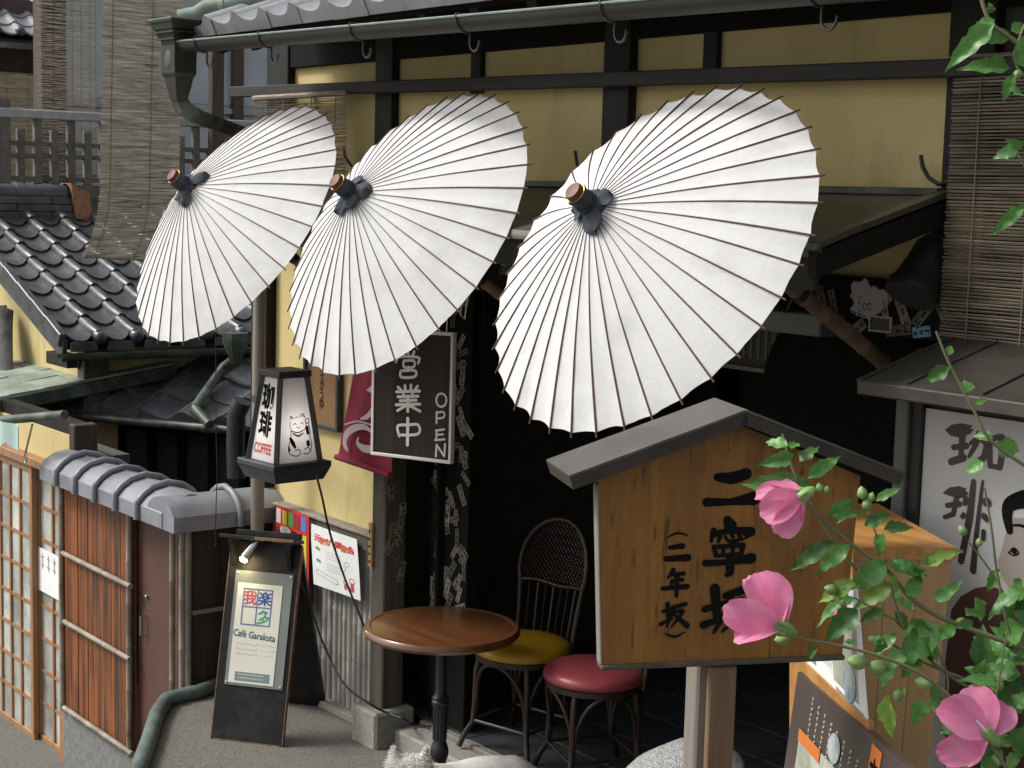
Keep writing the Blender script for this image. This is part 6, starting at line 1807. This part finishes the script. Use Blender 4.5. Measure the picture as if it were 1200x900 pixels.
def leaf(bx, by, tx, ty, wpx, light=False, dd=None, flip=1, tw=None):
    dd = hr.uniform(-.06, .06) if dd is None else dd
    b = ip(bx, by, dd); t = ip(tx, ty, dd + hr.uniform(-.015, .03))
    t = b + (t - b) * 1.2; x = (t - b); L = x.length; x.normalize()
    view = (b - CAM).normalized()
    n_ = (-view + UP * .25 + V((0, 0, .15)))
    n_ = (n_ - x * n_.dot(x)).normalized()
    n_ = Matrix.Rotation(hr.uniform(-.5, .5) if tw is None else tw, 3, x) @ n_
    y = n_.cross(x)
    pxm = HD / FPX
    wsc = min(1.7, max(.45, 1.3 * wpx * pxm / (.92 * L)))
    m_ = Matrix((x * L, y * L * wsc, n_ * L)).transposed().to_4x4(); m_.translation = b
    k = hr.randrange(4) if not light else 4 + hr.randrange(2)
    put('leaf', LEAF[k], None, hib, m_)
c8 = lambda x, y: (880 + x / 3.2125, 500 + y / 3.2125)
c2 = lambda x, y: (900 + x / 4, 740 + y / 4)
c6 = lambda x, y: (860 + x / 3.529, 650 + y / 3.529)
ct = lambda x, y: (840 + x / 3.333, y / 3.333)
c1 = lambda x, y: (840 + x / 3.333, 250 + y / 3.333)
for cvt, sc_, lst in ((c8, 3.2125, [(140, 72, 66, 48, 46), (152, 84, 178, 42, 26), (160, 105, 56, 142, 32), (185, 132, 236, 70, 46), (215, 197, 318, 108, 36), (228, 222, 22, 208, 84), (285, 335, 392, 278, 46), (320, 362, 412, 300, 42),
        (308, 432, 168, 520, 52), (372, 446, 252, 530, 48), (428, 372, 508, 330, 46), (498, 402, 470, 472, 44), (500, 386, 594, 370, 26), (512, 512, 396, 592, 86), (518, 520, 640, 532, 76), (692, 660, 775, 588, 42),
        (396, 642, 258, 702, 42), (402, 690, 300, 780, 64), (502, 690, 418, 724, 42), (592, 742, 690, 742, 40), (702, 742, 560, 862, 116), (692, 762, 650, 892, 64), (772, 745, 700, 792, 48), (548, 780, 470, 842, 48), (250, 832, 204, 872, 22), (470, 282, 548, 226, 32), (590, 640, 642, 560, 52),
        (560, 600, 520, 640, 44), (610, 690, 560, 640, 40), (600, 540, 560, 500, 36), (540, 700, 600, 760, 50), (640, 800, 720, 860, 60), (580, 850, 520, 890, 50)]),
        (c2, 4.0, [(600, 130, 518, 236, 86), (636, 112, 704, -4, 60), (722, 320, 698, 416, 74), (832, 330, 752, 346, 92), (702, 100, 636, 184, 74), (1000, 482, 838, 440, 84), (1092, 250, 940, 206, 60), (1184, 200, 1036, 182, 96), (1204, 280, 1036, 402, 126),
        (1000, 532, 900, 520, 60), (1150, 540, 1204, 606, 70), (1204, 450, 1180, 546, 84), (1130, 130, 1056, 30, 74), (1204, 92, 1106, -4, 80), (1100, 560, 1000, 640, 80), (1180, 600, 1090, 650, 80), (1060, 330, 1000, 300, 50), (540, 60, 480, 20, 50), (420, 60, 360, 30, 40), (760, 300, 820, 250, 60),
        (1150, 350, 1200, 300, 60), (1040, 580, 1010, 640, 70), (1195, 520, 1120, 500, 60), (920, 480, 870, 560, 60), (1100, 20, 1200, 40, 80), (1000, 210, 940, 160, 46), (1160, 160, 1200, 110, 60)]),
        (c6, 3.529, [(1180, 180, 1052, 222, 90), (1190, 150, 1075, 200, 60), (990, 280, 930, 290, 40), (960, 250, 1012, 222, 50), (1120, 200, 1150, 260, 50), (1200, 300, 1080, 345, 80), (1200, 400, 1060, 440, 90), (1160, 130, 1195, 90, 30), (1100, 60, 1050, 140, 36), (1090, 100, 1085, 60, 24), (790, 60, 735, 100, 40), (840, 200, 915, 120, 52), (620, 350, 600, 400, 40)]),
        (ct, 3.333, [(1080, 95, 930, 220, 46), (1085, 80, 1020, 90, 44), (1140, 130, 1070, 150, 60), (1150, 120, 1198, 95, 50), (1145, 265, 1000, 245, 66), (1165, 250, 1215, 200, 70), (1160, 290, 1122, 375, 44), (1160, 370, 1215, 350, 60), (1175, 590, 1100, 600, 52), (1190, 580, 1150, 555, 44), (1075, 50, 1065, 20, 30), (1200, 800, 1095, 895, 40), (1190, 215, 1210, 150, 50)]),
        (c1, 3.333, [(905, 555, 915, 512, 30), (910, 600, 820, 650, 52), (985, 700, 970, 650, 46), (1010, 745, 1050, 722, 26), (975, 670, 945, 690, 20), (1080, 880, 1010, 860, 40), (1090, 900, 1180, 930, 60), (1040, 970, 980, 1000, 50)])):
    for (bx, by, tx, ty, w_) in lst:
        leaf(*cvt(bx, by), *cvt(tx, ty), w_ / sc_)
for cvt, sc_, lst in ((c8, 3.2125, [(650, 530, 772, 455, 42), (400, 590, 262, 642, 58), (545, 588, 398, 672, 62), (520, 560, 560, 610, 30)]), (c2, 4.0, [(558, 300, 562, 490, 54), (606, 300, 640, 260, 40), (1000, 556, 846, 606, 74), (980, 560, 920, 640, 60)]), (c6, 3.529, [(780, 30, 858, -10, 30), (510, 130, 420, 110, 40)])):
    for (bx, by, tx, ty, w_) in lst:
        leaf(*cvt(bx, by), *cvt(tx, ty), w_ / sc_, True)
# a denser mass low on the right
for k in range(26):
    x = hr.uniform(1120, 1230); y = hr.uniform(690, 905); an = hr.uniform(0, 6.28); L = hr.uniform(22, 44)
    leaf(x, y, x + L * math.cos(an), y + L * math.sin(an), L * .6, hr.random() < .12, hr.uniform(.0, .16))
# twigs and leaves further along, where the shrub goes on beyond the picture's edge
for k in range(13):
    y = -40 + k * 78; x = 1262 + 5 * (y / 100) + hr.uniform(-6, 6)
    an = hr.choice((hr.uniform(-.6, .5), hr.uniform(2.7, 3.7))); L = hr.uniform(60, 120)
    if math.cos(an) < 0: L *= .35
    dv = hr.uniform(-.1, .22)
    ex, ey = x + L * math.cos(an), y + L * math.sin(an) - 20
    stem([(x, y), ((x + ex) / 2, (y + ey) / 2 - 6), (ex, ey)], .003, .0015, .03, dv)
    for q in range(6):
        t = .25 + .15 * q; bx, by = x + (ex - x) * t, y + (ey - y) * t
        a2 = an + (1 if q % 2 else -1) * hr.uniform(.5, 1.2); l2 = hr.uniform(24, 42)
        if bx + l2 * math.cos(a2) > 1212: leaf(bx, by, bx + l2 * math.cos(a2), by + l2 * math.sin(a2), l2 * .6, False, .03 + (dv - .03) * t)
def bud(px, py, r, axis=(0, -1), m_='bud', dd=-.02, name='bud'):
    c = ip(px, py, dd); R_ = r * HD / FPX
    a = (RT * axis[0] - UP * axis[1] * 1.0).normalized()
    prof_ = [(.15, -1.25), (.75, -.9), (1.0, -.35), (.98, .2), (.7, .8), (.35, 1.15), (.05, 1.4)]
    mb = MB(); n_ = 15
    e = a.orthogonal().normalized(); g = a.cross(e)
    for i, (q, h) in enumerate(prof_):
        for j in range(n_):
            t = 2 * math.pi * j / n_; qq = q * (1 + .09 * math.cos(5 * t + h))
            mb.v.append(c + a * h * R_ + (e * math.cos(t) + g * math.sin(t)) * qq * R_)
    for i in range(len(prof_) - 1):
        for j in range(n_):
            p = i * n_ + j; q = i * n_ + (j + 1) % n_; mb.f.append((p, q, q + n_, p + n_))
    mb.build(name, MT[m_], hib, 60)
for cvt, sc_, lst in ((c8, 3.2125, [(258, 232, 15, (-.2, -1)), (285, 240, 13, (.3, -1)), (418, 250, 19, (-.1, -1)), (452, 266, 15, (.4, -1)), (436, 294, 19, (0, -1)), (118, 800, 22, (-.9, .1)), (132, 766, 18, (-.9, -.2)), (302, 612, 20, (-.9, -.2)), (345, 660, 15, (-.3, .9))]),
        (c2, 4.0, [(420, 140, 36, (-1, -.1)), (512, 168, 36, (-1, -.1)), (732, 240, 32, (-.9, -.2)), (1080, 248, 24, (0, -1)), (612, 300, 24, (-.2, 1)), (68, 38, 16, (-1, 0))]), (ct, 3.333, [(1175, 292, 16, (-.3, .8))]), (c6, 3.529, [(400, 145, 16, (-.9, -.3)), (940, 275, 16, (-1, 0))]), ((lambda x, y: (x, y)), 1.0, [(1128, 622, 5, (-.5, -.8)), (1147, 636, 4, (0, -1))])):
    for (x, y, r, ax_) in lst:
        bud(*cvt(x, y), r / sc_, ax_)
bud(*c8(328, 706), 14 / 3.2, (-.2, 1), 'petal_dark', name='pink_bud')
bud(*c2(1130, 395), 20 / 4, (-.1, 1), 'drybud', name='dry_bud')
def petal_mesh(seed):
    r = random.Random(seed); cup = r.uniform(.22, .42); tw = r.uniform(-.15, .15)
    def fn(u, v):
        s_ = (u - .5) * 2
        w_ = .08 + .37 * math.sin(math.pi * min(1, v * .66 + .05)) ** 1.3
        edge = 1 - .10 * s_ * s_ + .015 * math.sin(9 * s_ + seed)
        x = v * edge
        return V((x, s_ * w_ + tw * v * v, cup * (s_ * s_ * .5) * v + .22 * v * v - .30 * v ** 3 + .012 * math.sin(5 * s_ + 4 * v + seed) * v + .005 * math.sin(14 * s_ + seed) * v * v))
    return MB().grid(fn, 16, 12).mesh('petal', MT['petal'], 180)
PET = [petal_mesh(k) for k in range(5)]
def flower(cx, cy, ax_img, petals, dd=-.03, size=50):
    c = ip(cx, cy, dd); L = size * HD / FPX; pxm = HD / FPX
    a = (RT * ax_img[0] - UP * ax_img[1] - FW * .1).normalized()
    e = a.orthogonal().normalized(); g = a.cross(e)
    fl_ = MB().lathe([(.06 * L, -.30 * L), (.13 * L, -.18 * L), (.15 * L, .0), (.11 * L, .16 * L)], c, a, 10).build('flower', MT['bud'], hib, 60)
    for k, (tx, ty, wpx, dt, tw) in enumerate(petals):
        t = ip(tx, ty, dd + dt)
        x = (t - c); Lp = x.length; x.normalize()
        n_ = -(c - CAM).normalized() + UP * .2
        n_ = (n_ - x * n_.dot(x)).normalized(); n_ = Matrix.Rotation(tw, 3, x) @ n_
        y = n_.cross(x)
        m_ = Matrix((x * Lp, y * (wpx * pxm / .86), n_ * Lp)).transposed().to_4x4(); m_.translation = c + x * .02 * Lp + n_ * .002 * k
        put('petal', PET[k % 5], None, fl_, m_)
    MB().tube([c, c + a * L * .45], [.04 * L, .02 * L], 8).build('pistil', MT['white'], fl_, 60)
    for k in range(5):
        t = 2 * math.pi * k / 5 + .4; out = e * math.cos(t) + g * math.sin(t)
        MB().tube([c - a * .22 * L, c + out * .15 * L, c + out * .17 * L + a * .20 * L], [.06 * L, .05 * L, .01 * L], 6).build('sepal', MT['bud'], fl_, 60)
flower(942, 580, (-.80, .45), [(886, 578, 30, .02, .5), (891, 598, 38, -.015, -.1), (905, 620, 36, -.005, -.5), (929, 614, 30, .02, .6), (900, 572, 26, .04, 1.0)], -.03)
flower(917, 736, (-.80, -.35), [(893, 671, 50, .01, .15), (853, 708, 40, -.02, -.35), (860, 747, 32, -.01, .5), (922, 688, 26, .04, -.7), (872, 680, 34, .05, .3)], -.12, 58)
flower(1160, 862, (-.55, -.60), [(1104, 826, 50, -.02, .3), (1146, 803, 42, .02, -.2), (1180, 826, 40, .03, .2), (1099, 884, 38, .0, -.5), (1132, 896, 38, .02, .5)], -.06, 54)
